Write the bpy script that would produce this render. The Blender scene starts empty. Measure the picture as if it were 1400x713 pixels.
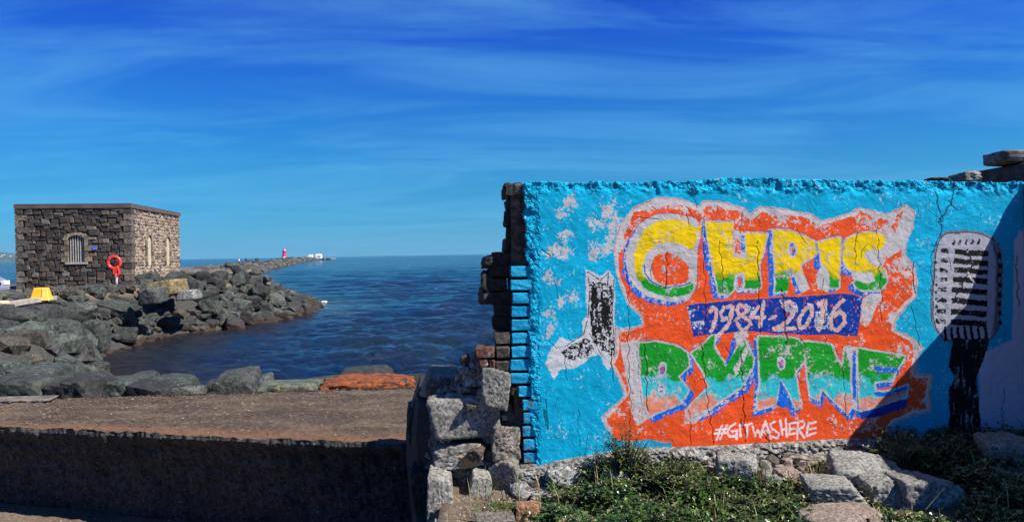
import bpy, bmesh, math, random
import numpy as np
from mathutils import Vector, Matrix, noise
R = math.radians
random.seed(7)
C = bpy.context.scene.collection
S = bpy.context.scene

# ---------------------------------------------------------------- camera
F = 1078.0                                   # focal length in photograph pixels (1400 wide)
PITCH, ROLL = R(-0.53), R(-0.945)
cam_d = bpy.data.cameras.new('camera')
cam = bpy.data.objects.new('camera', cam_d); C.objects.link(cam)
cam_d.sensor_width = 36.0; cam_d.lens = 36.0 * F / 1400.0
cam_d.clip_start = 0.05; cam_d.clip_end = 60000
CM = Matrix.Rotation(R(90) + PITCH, 3, 'X') @ Matrix.Rotation(ROLL, 3, 'Z')
cam.matrix_world = CM.to_4x4()
S.camera = cam
SEA = -3.5
HAZE = 0.000035

# ---------------------------------------------------------------- sun, sky
SUN_EL, SUN_AZ = R(49), R(-20.5)               # azimuth measured from +X towards +Y
sd = Vector((math.cos(SUN_EL) * math.cos(SUN_AZ), math.cos(SUN_EL) * math.sin(SUN_AZ), math.sin(SUN_EL)))
sun_d = bpy.data.lights.new('sun', 'SUN'); sun_d.energy = 5.0; sun_d.angle = R(0.5); sun_d.color = (1.0, 0.955, 0.88)
sun = bpy.data.objects.new('sun', sun_d); C.objects.link(sun)
sun.rotation_euler = sd.to_track_quat('Z', 'Y').to_euler()
world = bpy.data.worlds.new('World'); S.world = world; world.use_nodes = True
nt = world.node_tree; nt.nodes.clear()
def N(t, kind, **kw):
    n = t.nodes.new(kind)
    for k, v in kw.items():
        if k.startswith('_'): setattr(n, k[1:], v)
    return n
out = N(nt, 'ShaderNodeOutputWorld'); bg = N(nt, 'ShaderNodeBackground')
sky = N(nt, 'ShaderNodeTexSky', _sky_type='NISHITA')
sky.sun_disc = False; sky.sun_elevation = SUN_EL; sky.sun_rotation = math.atan2(sd.x, sd.y)
sky.altitude = 0; sky.air_density = 1.0; sky.dust_density = 0.0; sky.ozone_density = 3.0
# thin cirrus: noise on the view direction flattened onto a high layer
tc = N(nt, 'ShaderNodeTexCoord'); sp = N(nt, 'ShaderNodeSeparateXYZ'); nt.links.new(tc.outputs['Generated'], sp.inputs[0])
ad = N(nt, 'ShaderNodeMath', _operation='ADD'); ad.inputs[1].default_value = 0.12; nt.links.new(sp.outputs['Z'], ad.inputs[0])
dx = N(nt, 'ShaderNodeMath', _operation='DIVIDE'); dy = N(nt, 'ShaderNodeMath', _operation='DIVIDE')
for d, a in ((dx, 'X'), (dy, 'Y')): nt.links.new(sp.outputs[a], d.inputs[0]); nt.links.new(ad.outputs[0], d.inputs[1])
cb = N(nt, 'ShaderNodeCombineXYZ'); nt.links.new(dx.outputs[0], cb.inputs[0]); nt.links.new(dy.outputs[0], cb.inputs[1])
mp = N(nt, 'ShaderNodeMapping'); mp.inputs['Rotation'].default_value = (0, 0, R(12)); mp.inputs['Scale'].default_value = (0.45, 1.25, 1)
nt.links.new(cb.outputs[0], mp.inputs[0])
nz = N(nt, 'ShaderNodeTexNoise'); nz.inputs['Scale'].default_value = 1.15; nz.inputs['Detail'].default_value = 7
nz.inputs['Roughness'].default_value = 0.62; nz.inputs['Distortion'].default_value = 0.8; nt.links.new(mp.outputs[0], nz.inputs[0])
cr = N(nt, 'ShaderNodeMapRange'); cr.inputs[1].default_value = 0.43; cr.inputs[2].default_value = 0.74; cr.inputs[3].default_value = 0.0; cr.inputs[4].default_value = 0.42
nt.links.new(nz.outputs[0], cr.inputs[0])
mx = N(nt, 'ShaderNodeMix', _data_type='RGBA'); mx.inputs[7].default_value = (0.95, 3.2, 5.2, 1)
# deep polarised blue: the sky model tinted by elevation
cr2 = N(nt, 'ShaderNodeValToRGB'); nt.links.new(sp.outputs['Z'], cr2.inputs[0]); el_ = cr2.color_ramp.elements
ST_ = [(0.0, (.09, .30, .60)), (.05, (.065, .31, .56)), (.105, (.055, .33, .58)), (.174, (.045, .30, .66)), (.26, (.034, .215, .74)), (.342, (.034, .165, .78)), (.6, (.13, .27, .68)), (1.0, (.22, .34, .58))]
while len(el_) < len(ST_): el_.new(.5)
for q_, (p_, c_) in zip(el_, ST_): q_.position = p_; q_.color = (*c_, 1)
ml = N(nt, 'ShaderNodeMix', _data_type='RGBA', _blend_type='MULTIPLY'); ml.inputs[0].default_value = 1.0
nt.links.new(sky.outputs[0], ml.inputs[6]); nt.links.new(cr2.outputs[0], ml.inputs[7]); nt.links.new(ml.outputs[2], mx.inputs[6]); nt.links.new(cr.outputs[0], mx.inputs[0])
nt.links.new(mx.outputs[2], bg.inputs[0]); bg.inputs[1].default_value = 0.098
nt.links.new(bg.outputs[0], out.inputs[0])
S.view_settings.view_transform = 'Standard'; S.view_settings.look = 'None'
S.view_settings.gamma = 1.0; S.view_settings.use_curve_mapping = False
S.view_settings.exposure = 0.85
S.cycles.max_bounces = 6; S.cycles.transparent_max_bounces = 8

# ---------------------------------------------------------------- geometry of the picture
CMT = CM.transposed()
def ray(px, py):
    return CM @ Vector(((px - 700) / F, (356.5 - py) / F, -1.0))
def atY(px, py, Y):
    r = ray(px, py); return r * (Y / r.y)
def atZ(px, py, Z):
    r = ray(px, py); return r * (Z / r.z)
CMn = np.array([[CM[i][j] for j in range(3)] for i in range(3)])
def project_np(P):                            # P (...,3) -> px, py
    q = P @ CMn
    return 700 + F * q[..., 0] / -q[..., 2], 356.5 - F * q[..., 1] / -q[..., 2]

# ---------------------------------------------------------------- object helpers
def empty(name, loc=(0, 0, 0), rz=0, label=None, cat=None, group=None):
    o = bpy.data.objects.new(name, None); C.objects.link(o)
    o.empty_display_size = 0.2
    o.location = loc; o.rotation_euler = (0, 0, rz)
    tag(o, label, cat, group); return o
def tag(o, label=None, cat=None, group=None, kind=None):
    if label: o['label'] = label
    if cat: o['category'] = cat
    if group: o['group'] = group
    if kind: o['kind'] = kind
    return o
def mesh(name, V, Fc, mats, smooth=False, mi=None):
    m = bpy.data.meshes.new(name)
    if isinstance(V, np.ndarray): V = V.tolist()
    if isinstance(Fc, np.ndarray): Fc = Fc.tolist()
    m.from_pydata(V, [], Fc)
    for q in (mats if isinstance(mats, (list, tuple)) else [mats]): m.materials.append(q)
    if mi is not None: m.polygons.foreach_set('material_index', np.asarray(mi, dtype=np.int32))
    m.polygons.foreach_set('use_smooth', [smooth] * len(m.polygons))
    m.update(); return m
def link(name, m, parent=None, loc=(0, 0, 0), rot=(0, 0, 0), scale=(1, 1, 1)):
    o = bpy.data.objects.new(name, m); C.objects.link(o)
    o.location = loc; o.rotation_euler = rot; o.scale = scale
    if parent: o.parent = parent
    return o
class MB:
    def __init__(s): s.V = []; s.F = []; s.M = []
    def add(s, V, Fc, mi=0):
        b = len(s.V); s.V += [tuple(v) for v in V]; s.F += [tuple(i + b for i in f) for f in Fc]; s.M += [mi] * len(Fc)
    def box(s, x0, x1, y0, y1, z0, z1, mi=0, jit=0.0):
        V = [(x, y, z) for z in (z0, z1) for y in (y0, y1) for x in (x0, x1)]
        if jit: V = [tuple(c + random.uniform(-jit, jit) for c in v) for v in V]
        s.add(V, [(0, 2, 3, 1), (4, 5, 7, 6), (0, 1, 5, 4), (2, 6, 7, 3), (0, 4, 6, 2), (1, 3, 7, 5)], mi)
    def tube(s, pts, r, n=8, mi=0, cap=True):
        pts = [Vector(p) for p in pts]; rs = r if isinstance(r, (list, tuple)) else [r] * len(pts)
        b = len(s.V)
        for i, p in enumerate(pts):
            t = (pts[min(i + 1, len(pts) - 1)] - pts[max(i - 1, 0)]).normalized()
            a = t.orthogonal().normalized(); c = t.cross(a)
            for k in range(n):
                q = 2 * math.pi * k / n
                s.V.append(tuple(p + (a * math.cos(q) + c * math.sin(q)) * rs[i]))
        for i in range(len(pts) - 1):
            for k in range(n):
                s.F.append((b + i * n + k, b + i * n + (k + 1) % n, b + (i + 1) * n + (k + 1) % n, b + (i + 1) * n + k)); s.M.append(mi)
        if cap:
            s.F.append(tuple(b + k for k in range(n))[::-1]); s.M.append(mi)
            s.F.append(tuple(b + (len(pts) - 1) * n + k for k in range(n))); s.M.append(mi)
    def lathe(s, prof, n=16, mi=0, c=(0, 0, 0)):
        b = len(s.V)
        for r, z in prof:
            for k in range(n):
                q = 2 * math.pi * k / n
                s.V.append((c[0] + r * math.cos(q), c[1] + r * math.sin(q), c[2] + z))
        for i in range(len(prof) - 1):
            for k in range(n):
                s.F.append((b + i * n + k, b + i * n + (k + 1) % n, b + (i + 1) * n + (k + 1) % n, b + (i + 1) * n + k)); s.M.append(mi)
    def prism(s, poly, y0, y1, mi=0):          # polygon in x,z extruded along y
        n = len(poly)
        V = [(x, y0, z) for x, z in poly] + [(x, y1, z) for x, z in poly]
        s.add(V, [tuple(range(n)), tuple(range(2 * n - 1, n - 1, -1))] + [(i, i + n, (i + 1) % n + n, (i + 1) % n) for i in range(n)], mi)
    def build(s, name, mats, parent=None, smooth=False, **kw):
        return link(name, mesh(name, s.V, s.F, mats, smooth, s.M), parent, **kw)

# ---------------------------------------------------------------- numpy noise
def vnoise(shape, cx, cy, rng):               # smooth value noise, cells of cx * cy samples
    h, w = shape
    gx = np.arange(w) / cx; gy = np.arange(h) / cy
    G = rng.random((int(gy[-1]) + 3, int(gx[-1]) + 3)).astype(np.float32)
    ix = gx.astype(int); iy = gy.astype(int); fx = gx - ix; fy = gy - iy
    fx = (fx * fx * (3 - 2 * fx)).astype(np.float32); fy = (fy * fy * (3 - 2 * fy)).astype(np.float32)[:, None]
    A = G[iy][:, ix]; B = G[iy][:, ix + 1]; Cc = G[iy + 1][:, ix]; D = G[iy + 1][:, ix + 1]
    return (A + (B - A) * fx) * (1 - fy) + (Cc + (D - Cc) * fx) * fy
def fbm(shape, cx, cy, rng, octs=4, gain=0.5):
    o = np.zeros(shape, np.float32); a = 1; t = 0
    for i in range(octs):
        if cx < 1.2 or cy < 1.2: break
        o += a * vnoise(shape, cx, cy, rng); t += a; a *= gain; cx /= 2; cy /= 2
    return o / t

# ---------------------------------------------------------------- materials
def newmat(name):
    m = bpy.data.materials.new(name); m.use_nodes = True
    t = m.node_tree; b = t.nodes['Principled BSDF']; return m, t, b
def ramp(t, fac, stops):
    r = N(t, 'ShaderNodeValToRGB'); e = r.color_ramp.elements
    while len(e) < len(stops): e.new(0.5)
    for q, (p, c) in zip(e, stops): q.position = p; q.color = (*c, 1)
    t.links.new(fac, r.inputs[0]); return r.outputs[0]
def tex(t, scale, detail=5, rough=0.55, coord='Object', stretch=None, distort=0.0, kind='noise'):
    c = N(t, 'ShaderNodeTexCoord'); o = c.outputs[coord] if coord != 'World' else N(t, 'ShaderNodeNewGeometry').outputs['Position']
    if stretch:
        m = N(t, 'ShaderNodeMapping'); m.inputs['Scale'].default_value = stretch; t.links.new(o, m.inputs[0]); o = m.outputs[0]
    if kind == 'noise':
        n = N(t, 'ShaderNodeTexNoise'); n.inputs['Detail'].default_value = detail; n.inputs['Roughness'].default_value = rough; n.inputs['Distortion'].default_value = distort
    else:
        n = N(t, 'ShaderNodeTexVoronoi')
    n.inputs['Scale'].default_value = scale; t.links.new(o, n.inputs[0]); return n.outputs[0]
def mixc(t, fac, a, b, mode='MIX'):
    m = N(t, 'ShaderNodeMix', _data_type='RGBA', _blend_type=mode)
    for s, v in ((0, fac), (6, a), (7, b)):
        if hasattr(v, 'is_linked') or hasattr(v, 'links'): t.links.new(v, m.inputs[s])
        elif s == 0: m.inputs[0].default_value = v
        else: m.inputs[s].default_value = (*v, 1)
    return m.outputs[2]
def mrange(t, v, a, b, c=0.0, d=1.0):
    m = N(t, 'ShaderNodeMapRange'); t.links.new(v, m.inputs[0])
    for i, q in enumerate((a, b, c, d)): m.inputs[i + 1].default_value = q
    return m.outputs[0]
def bump(t, b, h, strength, dist, prev=None):
    n = N(t, 'ShaderNodeBump'); n.inputs['Strength'].default_value = strength; n.inputs['Distance'].default_value = dist
    t.links.new(h, n.inputs['Height'])
    if prev is not None: t.links.new(prev, n.inputs['Normal'])
    t.links.new(n.outputs[0], b.inputs['Normal']); return n.outputs[0]
def simple(name, col, rough=0.6, metal=0.0, scale=8, var=0.25, bs=0.0, bd=0.01):
    m, t, b = newmat(name)
    n = tex(t, scale, 6)
    c = ramp(t, n, [(0.3, tuple(x * (1 - var) for x in col)), (0.7, tuple(min(1, x * (1 + var)) for x in col))])
    t.links.new(c, b.inputs['Base Color']); b.inputs['Roughness'].default_value = rough; b.inputs['Metallic'].default_value = metal
    if bs: bump(t, b, tex(t, scale * 4, 8, 0.7), bs, bd)
    return m
def rockmat(name, dark, light, accent=None, acc_thr=0.6, scale=1.6, grain=18, weed=False, bd=0.05, rnd=0.5, speck=0.0, rough=0.85, coordscale=1.0):
    m, t, b = newmat(name)
    n1 = tex(t, scale, 8, 0.65, distort=0.4); c = ramp(t, n1, [(0.32, dark), (0.68, light)])
    n2 = tex(t, grain, 6, 0.75)
    c = mixc(t, mrange(t, n2, 0.40, 0.58, 0.9, 0.0), c, tuple(x * 0.30 for x in dark))
    if speck: c = mixc(t, mrange(t, tex(t, grain * 2.3, 4, 0.8), 0.60, 0.68, 0, speck), c, (0.55, 0.55, 0.50))
    if accent is not None:
        n3 = tex(t, scale * 1.3, 7, 0.7, stretch=(1, 1.3, 0.8), distort=1.0)
        c = mixc(t, mrange(t, n3, acc_thr, acc_thr + 0.06), c, accent)
    oi = N(t, 'ShaderNodeObjectInfo'); h = N(t, 'ShaderNodeHueSaturation')
    t.links.new(mrange(t, oi.outputs['Random'], 0, 1, 1 - rnd, 1 + rnd), h.inputs['Value']); t.links.new(c, h.inputs['Color']); c = h.outputs[0]
    if weed:                                   # rust brown wrack and dark wet band near the waterline
        g = N(t, 'ShaderNodeNewGeometry'); s = N(t, 'ShaderNodeSeparateXYZ'); t.links.new(g.outputs['Position'], s.inputs[0])
        nn = tex(t, 0.9, 6, 0.7, coord='World'); a = N(t, 'ShaderNodeMath', _operation='MULTIPLY_ADD'); a.inputs[1].default_value = -1.3
        t.links.new(nn, a.inputs[0]); t.links.new(s.outputs['Z'], a.inputs[2])
        wc = ramp(t, tex(t, 9, 7, 0.8, coord='World'), [(0.35, (0.012, 0.009, 0.006)), (0.62, (0.045, 0.018, 0.008)), (0.8, (0.17, 0.06, 0.015))])
        c = mixc(t, mrange(t, a.outputs[0], -4.0, -3.86, .9, 0), c, wc)
    t.links.new(c, b.inputs['Base Color']); b.inputs['Roughness'].default_value = rough
    p = bump(t, b, n1, 0.35, bd); p = bump(t, b, n2, 0.9, bd * 0.6, p); bump(t, b, tex(t, grain * 3.1, 5, 0.8), 0.7, bd * 0.22, p)
    return m
# ================================================================ rocks
def ico(sub):
    bm = bmesh.new(); bmesh.ops.create_icosphere(bm, subdivisions=sub, radius=1.0)
    V = np.array([v.co[:] for v in bm.verts]); Fc = [tuple(v.index for v in f.verts) for f in bm.faces]; bm.free(); return V, Fc
ICO = {k: ico(k) for k in (1, 2, 3, 4, 5)}
def rock_data(seed, sub=3, boxy=0.6, planes=9, rough=0.05, soft=34, freq=2.2):
    rng = np.random.default_rng(seed)
    D, Fc = ICO[sub]
    n = rng.normal(size=(planes, 3)); n /= np.linalg.norm(n, axis=1)[:, None]; h = rng.uniform(0.72, 1.0, planes)
    ax = np.concatenate([np.eye(3), -np.eye(3)]) + rng.normal(size=(6, 3)) * 0.13; ax /= np.linalg.norm(ax, axis=1)[:, None]
    n = np.concatenate([n, ax]); h = np.concatenate([h, np.full(6, boxy) * rng.uniform(0.88, 1.12, 6)])
    dt = np.maximum(D @ n.T, 1e-3) / h
    r = 1.0 / (np.sum(dt ** soft, axis=1) ** (1.0 / soft))
    off = Vector(rng.uniform(-50, 50, 3))
    d = np.array([noise.fractal(Vector(v) * freq + off, 0.7, 2.1, 5) for v in D])
    d2 = np.array([noise.fractal(Vector(v) * freq * 4.3 - off, 0.6, 2.2, 4) for v in D]) if sub > 3 else 0.0
    V = D * (r * (1 + rough * (0.5 * d if sub > 3 else d) + rough * 0.55 * d2))[:, None]
    lo, hi = V.min(0), V.max(0)
    return (V - (lo + hi) / 2) / (hi - lo), Fc           # unit box
def rock_obj(name, seed, mat, centre, dims, parent=None, rot=(0, 0, 0), sub=4, smooth=True, **kw):
    V, Fc = rock_data(seed, sub, **kw)
    return link(name, mesh(name, V * np.array(dims), Fc, mat, smooth), parent, loc=centre, rot=rot)
def px_box(x0, y0, x1, y1, Y):
    c = atY((x0 + x1) / 2, (y0 + y1) / 2, Y); return c, (x1 - x0) / F * Y, (y1 - y0) / F * Y

M_rip = [rockmat('riprap_green_grey', (0.015, 0.020, 0.016), (0.078, 0.090, 0.072), weed=True, grain=9, speck=0.35, bd=0.05),
         rockmat('riprap_charcoal', (0.010, 0.010, 0.010), (0.050, 0.047, 0.043), weed=True, grain=8, speck=0.25),
         rockmat('riprap_grey', (0.034, 0.037, 0.033), (0.115, 0.118, 0.102), weed=True, grain=10, speck=0.4),
         rockmat('riprap_brown', (0.018, 0.015, 0.011), (0.066, 0.056, 0.042), weed=True, grain=9, speck=0.2)]
M_yrock = rockmat('ochre_rock', (0.14, 0.10, 0.05), (0.36, 0.27, 0.12), weed=False, grain=9, rnd=0.1)
M_wrock = rockmat('pale_lichen_rock', (0.10, 0.10, 0.09), (0.42, 0.42, 0.38), grain=14, rnd=0.1, speck=0.7)
M_orock = rockmat('orange_lichen_rock', (0.26, 0.055, 0.008), (0.50, 0.125, 0.014), accent=(0.045, 0.03, 0.02), acc_thr=0.55, grain=16, scale=2.2, rnd=0.0, bd=.1)
M_ylich = rockmat('yellow_lichen_rock', (0.07, 0.085, 0.06), (0.19, 0.21, 0.14), accent=(0.46, 0.36, 0.03), acc_thr=0.60, grain=10, rnd=0.1)

# ================================================================ land and sea
SHORE = [(70, 15), (6, 15.5), (0, 15.5), (-5, 16.5), (-9.5, 19.5), (-14.2, 25.5), (-14.9, 27.7), (-15.8, 30.4), (-15.9, 33.7), (-15.8, 36),
         (-14.5, 38.5), (-13.7, 44), (-13.3, 50), (-14.2, 56), (-15.7, 61.5), (-20.5, 68.5), (-47, 140), (-73, 236), (-140, 520), (-212, 860), (-300, 1100), (-455, 1600), (-470, 1640),
         (-485, 1600), (-325, 1100), (-236, 860), (-160, 520), (-95, 236), (-70, 140), (-47, 72), (-37, 47), (-60, 38), (-120, 20), (-400, -30), (-400, -400), (400, -400), (400, 15)]
def land_sd(X, Y, P=SHORE):                   # positive inland
    X = np.asarray(X, float); Y = np.asarray(Y, float)
    d = np.full(X.shape, 1e9); ins = np.zeros(X.shape, bool)
    for i in range(len(P)):
        ax, ay = P[i]; bx, by = P[(i + 1) % len(P)]
        ex, ey = bx - ax, by - ay; t = np.clip(((X - ax) * ex + (Y - ay) * ey) / (ex * ex + ey * ey), 0, 1)
        d = np.minimum(d, np.hypot(X - ax - t * ex, Y - ay - t * ey))
        c = (ay > Y) != (by > Y)
        with np.errstate(divide='ignore', invalid='ignore'):
            ins ^= c & (X < (bx - ax) * (Y - ay) / (by - ay if by != ay else 1e-9) + ax)
    return np.where(ins, d, -d)
# mural wall frame
W0 = atY(715, 500, 5.0); W1 = atY(1400, 500, 5.32)
WA = math.atan2(W1.y - W0.y, W1.x - W0.x); WLEN = math.hypot(W1.x - W0.x, W1.y - W0.y)
WX = Vector((math.cos(WA), math.sin(WA), 0)); WN = Vector((-math.sin(WA), math.cos(WA), 0))   # WN points to the back
W0 = Vector((W0.x, W0.y, 0))
def wpx(px, py, dep=0.0):                     # photo pixel -> (u, z) on the wall plane at depth dep
    r = ray(px, py); t = (WN.dot(W0) + dep) / WN.dot(r); p = r * t
    return (p - W0).dot(WX), p.z
# platform edges, from the photograph, at the height of its top
PZ = -1.6
PF = [atZ(-260, 573, PZ), atZ(0, 583.5, PZ), atZ(250, 594, PZ), atZ(500, 605, PZ), atZ(570, 607, PZ)]    # front edge
PB = [atZ(-260, 556, PZ), atZ(0, 549, PZ), atZ(250, 541, PZ), atZ(500, 533, PZ), atZ(640, 529, PZ)]      # back edge
def front_y(X):
    X = np.asarray(X, float)
    return np.interp(X, [p.x for p in PF], [p.y for p in PF])
def ground_z(X, Y):
    X = np.asarray(X, float); Y = np.asarray(Y, float)
    sd_ = land_sd(X, Y)
    top = np.where(Y > 20, -1.38, -1.62)
    top = np.where((Y > 12) & (Y <= 20), -1.62 + (Y - 12) / 8 * 0.24, top)
    top = np.where((Y > 47) & (Y < 72), top - (0.45 + 1.75 * np.clip((X + 25) / 8, 0, 1)) * np.clip((Y - 47) / 4, 0, 1) * np.clip((72 - Y) / 3, 0, 1), top)
    z = np.minimum(top, SEA + sd_ * np.where((Y > 22) & (Y < 66), 1.0, 0.62))
    wr = np.clip((X + 9) / 2.5, 0, 1) * np.clip((Y - 9.1) / 0.3, 0, 1)
    z = np.where((Y > 9) & (Y < 25), z * (1 - wr) + np.minimum(z, -1.98 - (Y - 9.4) * 0.26) * wr, z)
    z = np.where(sd_ < 0, SEA + np.maximum(sd_ * 0.5, -3.0), z)
    # terrace at the foot of the painted wall
    ter = -1.555 + 0.06 * np.clip(X, 0, 3.5) + 0.10 * np.clip((Y - 4.3), 0, 0.9)
    w = np.clip((X + 0.62) / 0.1, 0, 1) * np.clip((8.0 - Y) / 1.0, 0, 1)
    z = np.where(Y < 8, z * (1 - w) + ter * w, z)
    # sunk yard in front of the platform
    k = np.clip((-0.50 - X) / 0.06, 0, 1) * np.clip((front_y(X) + 0.75 - Y) / 0.1, 0, 1) * np.clip((Y - 2.2) / 0.6, 0, 1) * np.clip((X + 14) / 2, 0, 1)
    z = z * (1 - k) + (-2.455 - 0.035 * np.clip(X + 5, 0, 4)) * k
    return z
def gz(x, y): return float(ground_z(np.array([x]), np.array([y]))[0])

def grid_faces(nx, ny):                       # vertices ordered row by row (ny rows of nx)
    i = np.arange(nx - 1)[None, :] + np.arange(ny - 1)[:, None] * nx
    i = i.ravel(); return np.stack([i, i + 1, i + nx + 1, i + nx], 1)
xs = np.unique(np.concatenate([np.linspace(-400, -60, 14), np.linspace(-60, -9, 90), np.linspace(-9, 5.5, 230), np.linspace(5.5, 20, 20), np.linspace(20, 400, 14)]))
ys = np.unique(np.concatenate([np.linspace(-400, 0, 12), np.linspace(0, 3, 12), np.linspace(3, 8, 110), np.linspace(8, 75, 120), np.linspace(75, 110, 8)]))
GX, GY = np.meshgrid(xs, ys); GZ = ground_z(GX, GY)
rng = np.random.default_rng(3)
nn = np.array([noise.fractal(Vector((x * 1.7, y * 1.7, 0)), 0.8, 2, 4) for x, y in zip(GX.ravel(), GY.ravel())]).reshape(GX.shape)
n2 = np.array([noise.noise(Vector((x * 9, y * 9, 3))) for x, y in zip(GX.ravel(), GY.ravel())]).reshape(GX.shape)
near = np.clip((12 - GY) / 4, 0, 1)
GZ = GZ - 0.12 * ((GX < -0.9) & (GY > front_y(GX) + .4) & (GY < 9.0) & (GX > -8))
GZ = GZ + nn * (0.02 + 0.03 * (1 - near)) + n2 * 0.012 * near

m, t, b = newmat('earth')
n1 = tex(t, 0.8, 7, 0.6, coord='World'); n2_ = tex(t, 14, 8, 0.75, coord='World')
c = ramp(t, n1, [(0.3, (0.085, 0.055, 0.035)), (0.5, (0.16, 0.11, 0.075)), (0.7, (0.22, 0.17, 0.12))])
c = mixc(t, mrange(t, n2_, 0.35, 0.65, 0.65, 0), c, (0.03, 0.022, 0.015))
c = mixc(t, mrange(t, tex(t, 45, 3, 0.5, coord='World'), 0.64, 0.68, 0, 0.7), c, (0.42, 0.38, 0.32))
g_ = N(t, 'ShaderNodeNewGeometry'); s_g = N(t, 'ShaderNodeSeparateXYZ'); t.links.new(g_.outputs['Position'], s_g.inputs[0])
fz = mrange(t, s_g.outputs['Z'], -1.75, -1.55, 1, 0); fy_ = mrange(t, s_g.outputs['Y'], 9.0, 10.0, 0, 1); mm = N(t, 'ShaderNodeMath', _operation='MULTIPLY'); t.links.new(fz, mm.inputs[0]); t.links.new(fy_, mm.inputs[1])
fq = mrange(t, s_g.outputs['Y'], 22.5, 24.5, 1, 0); m3 = N(t, 'ShaderNodeMath', _operation='MULTIPLY'); t.links.new(fq, m3.inputs[0]); t.links.new(fy_, m3.inputs[1]); m4 = N(t, 'ShaderNodeMath', _operation='MAXIMUM'); t.links.new(mm.outputs[0], m4.inputs[0]); t.links.new(m3.outputs[0], m4.inputs[1])
c = mixc(t, m4.outputs[0], c, ramp(t, n2_, [(0.35, (0.012, 0.011, 0.010)), (0.7, (0.07, 0.065, 0.055))]))
t.links.new(c, b.inputs['Base Color']); b.inputs['Roughness'].default_value = 0.95
p = bump(t, b, n2_, 0.9, 0.02); M_earth = m
g = link('ground', mesh('ground', np.stack([GX.ravel(), GY.ravel(), GZ.ravel()], 1), grid_faces(len(xs), len(ys)), M_earth, True)); tag(g, kind='structure')
# the breakwater's spine beyond the ground sheet
mb = MB(); L1 = [(-48, 100), (-73, 236), (-140, 520), (-212, 860), (-300, 1100), (-455, 1600)]
for i in range(len(L1) - 1):
    (ax, ay), (bx, by) = L1[i], L1[i + 1]
    pr = [(0.5, SEA - 1), (-3.2, -1.75), (-9, -1.75), (-15.5, SEA - 1)]
    V = [(ax + o, ay, z) for o, z in pr] + [(bx + o, by, z) for o, z in pr]
    mb.add(V, [(0, 4, 5, 1), (1, 5, 6, 2), (2, 6, 7, 3)])
tag(mb.build('breakwater', rockmat('breakwater_core', (0.10, 0.09, 0.08), (0.2, 0.18, 0.15), rnd=0)), kind='structure')

# sea: polar sheet with real waves near the shore
nr, na = 1050, 520
rr = 13.0 * (14000 / 13.0) ** (np.linspace(0, 1, nr) ** 1.6)
aa = np.concatenate([np.linspace(R(20), R(88), 50), np.linspace(R(88), R(125), na - 80)[1:], np.linspace(R(125), R(185), 30)[1:]])
AA, RR = np.meshgrid(aa, rr); X = RR * np.cos(AA); Y = RR * np.sin(AA)
cell = np.gradient(rr)[:, None] * np.ones_like(X); cell = np.maximum(cell, RR * 0.0015)
Z = np.zeros_like(X); rw = np.random.default_rng(11); HX = np.zeros_like(X); HY = np.zeros_like(X)
for i in range(70):
    lam = 0.34 * (7.5 / 0.34) ** (i / 69.0); k = 2 * math.pi / lam
    th = R(-78) + rw.normal() * (0.75 if lam < 2.5 else .4)
    amp = 0.0165 * lam ** 0.72 * (1.1 if lam < 2.0 else .60) * rw.uniform(0.6, 1.3)
    ph = k * (X * math.cos(th) + Y * math.sin(th)) + rw.uniform(0, 6.28)
    a = amp * np.clip((lam / cell - 2.2) / 3.0, 0, 1)
    s_ = np.sin(ph); Z += a * (s_ + 0.18 * np.cos(2 * ph)); HX -= a * 0.8 * math.cos(th) * np.cos(ph); HY -= a * 0.8 * math.sin(th) * np.cos(ph)
sdw = -land_sd(X, Y); calm = np.clip((sdw + 1) / 10, 0.25, 1.0)
gust = np.array(0.45 + 1.1 * fbm(X.shape, 70, 40, rw, 4))
Z = Z * calm * gust + SEA
SV = np.stack([(X + HX * calm).ravel(), (Y + HY * calm).ravel(), Z.ravel()], 1)
m, t, b = newmat('sea_water')
b.inputs['IOR'].default_value = 1.333; b.inputs['Roughness'].default_value = 0.09; b.inputs['Specular IOR Level'].default_value = 0.5
big = tex(t, 0.035, 4, 0.55, coord='World', stretch=(0.5, 1.6, 1))
c = ramp(t, big, [(0.35, (0.004, 0.016, 0.054)), (0.60, (0.003, 0.038, 0.060))])
gp_ = N(t, 'ShaderNodeNewGeometry'); sp_ = N(t, 'ShaderNodeSeparateXYZ'); t.links.new(gp_.outputs['Position'], sp_.inputs[0])
c = mixc(t, mrange(t, sp_.outputs['Y'], 35, 130, .85, 0), c, (0.003, 0.014, 0.038))
at_ = N(t, 'ShaderNodeAttribute'); at_.attribute_name = 'shallow'
c = mixc(t, at_.outputs['Fac'], c, (0.022, 0.016, 0.010))
t.links.new(c, b.inputs['Base Color'])
w1 = tex(t, 4.2, 7, 0.72, coord='World', stretch=(0.55, 1.6, 1), distort=0.2); w2 = tex(t, 0.9, 5, 0.6, coord='World', stretch=(0.6, 1.7, 1), distort=0.3)
w3 = tex(t, 0.11, 3, 0.5, coord='World', stretch=(0.6, 1.6, 1))
p = bump(t, b, w3, 0.9, 3.0); p = bump(t, b, w2, 1.0, 0.7, p); bump(t, b, w1, 0.9, 0.14, p)
M_sea = m
me = mesh('sea', SV, grid_faces(len(aa), nr), M_sea, True)
at = me.attributes.new('shallow', 'FLOAT', 'POINT')
at.data.foreach_set('value', (np.clip(1 - (sdw - 0.3) / 4.5, 0, 1) * 0.85).ravel().astype(np.float32))
tag(link('sea', me), kind='structure')

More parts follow.
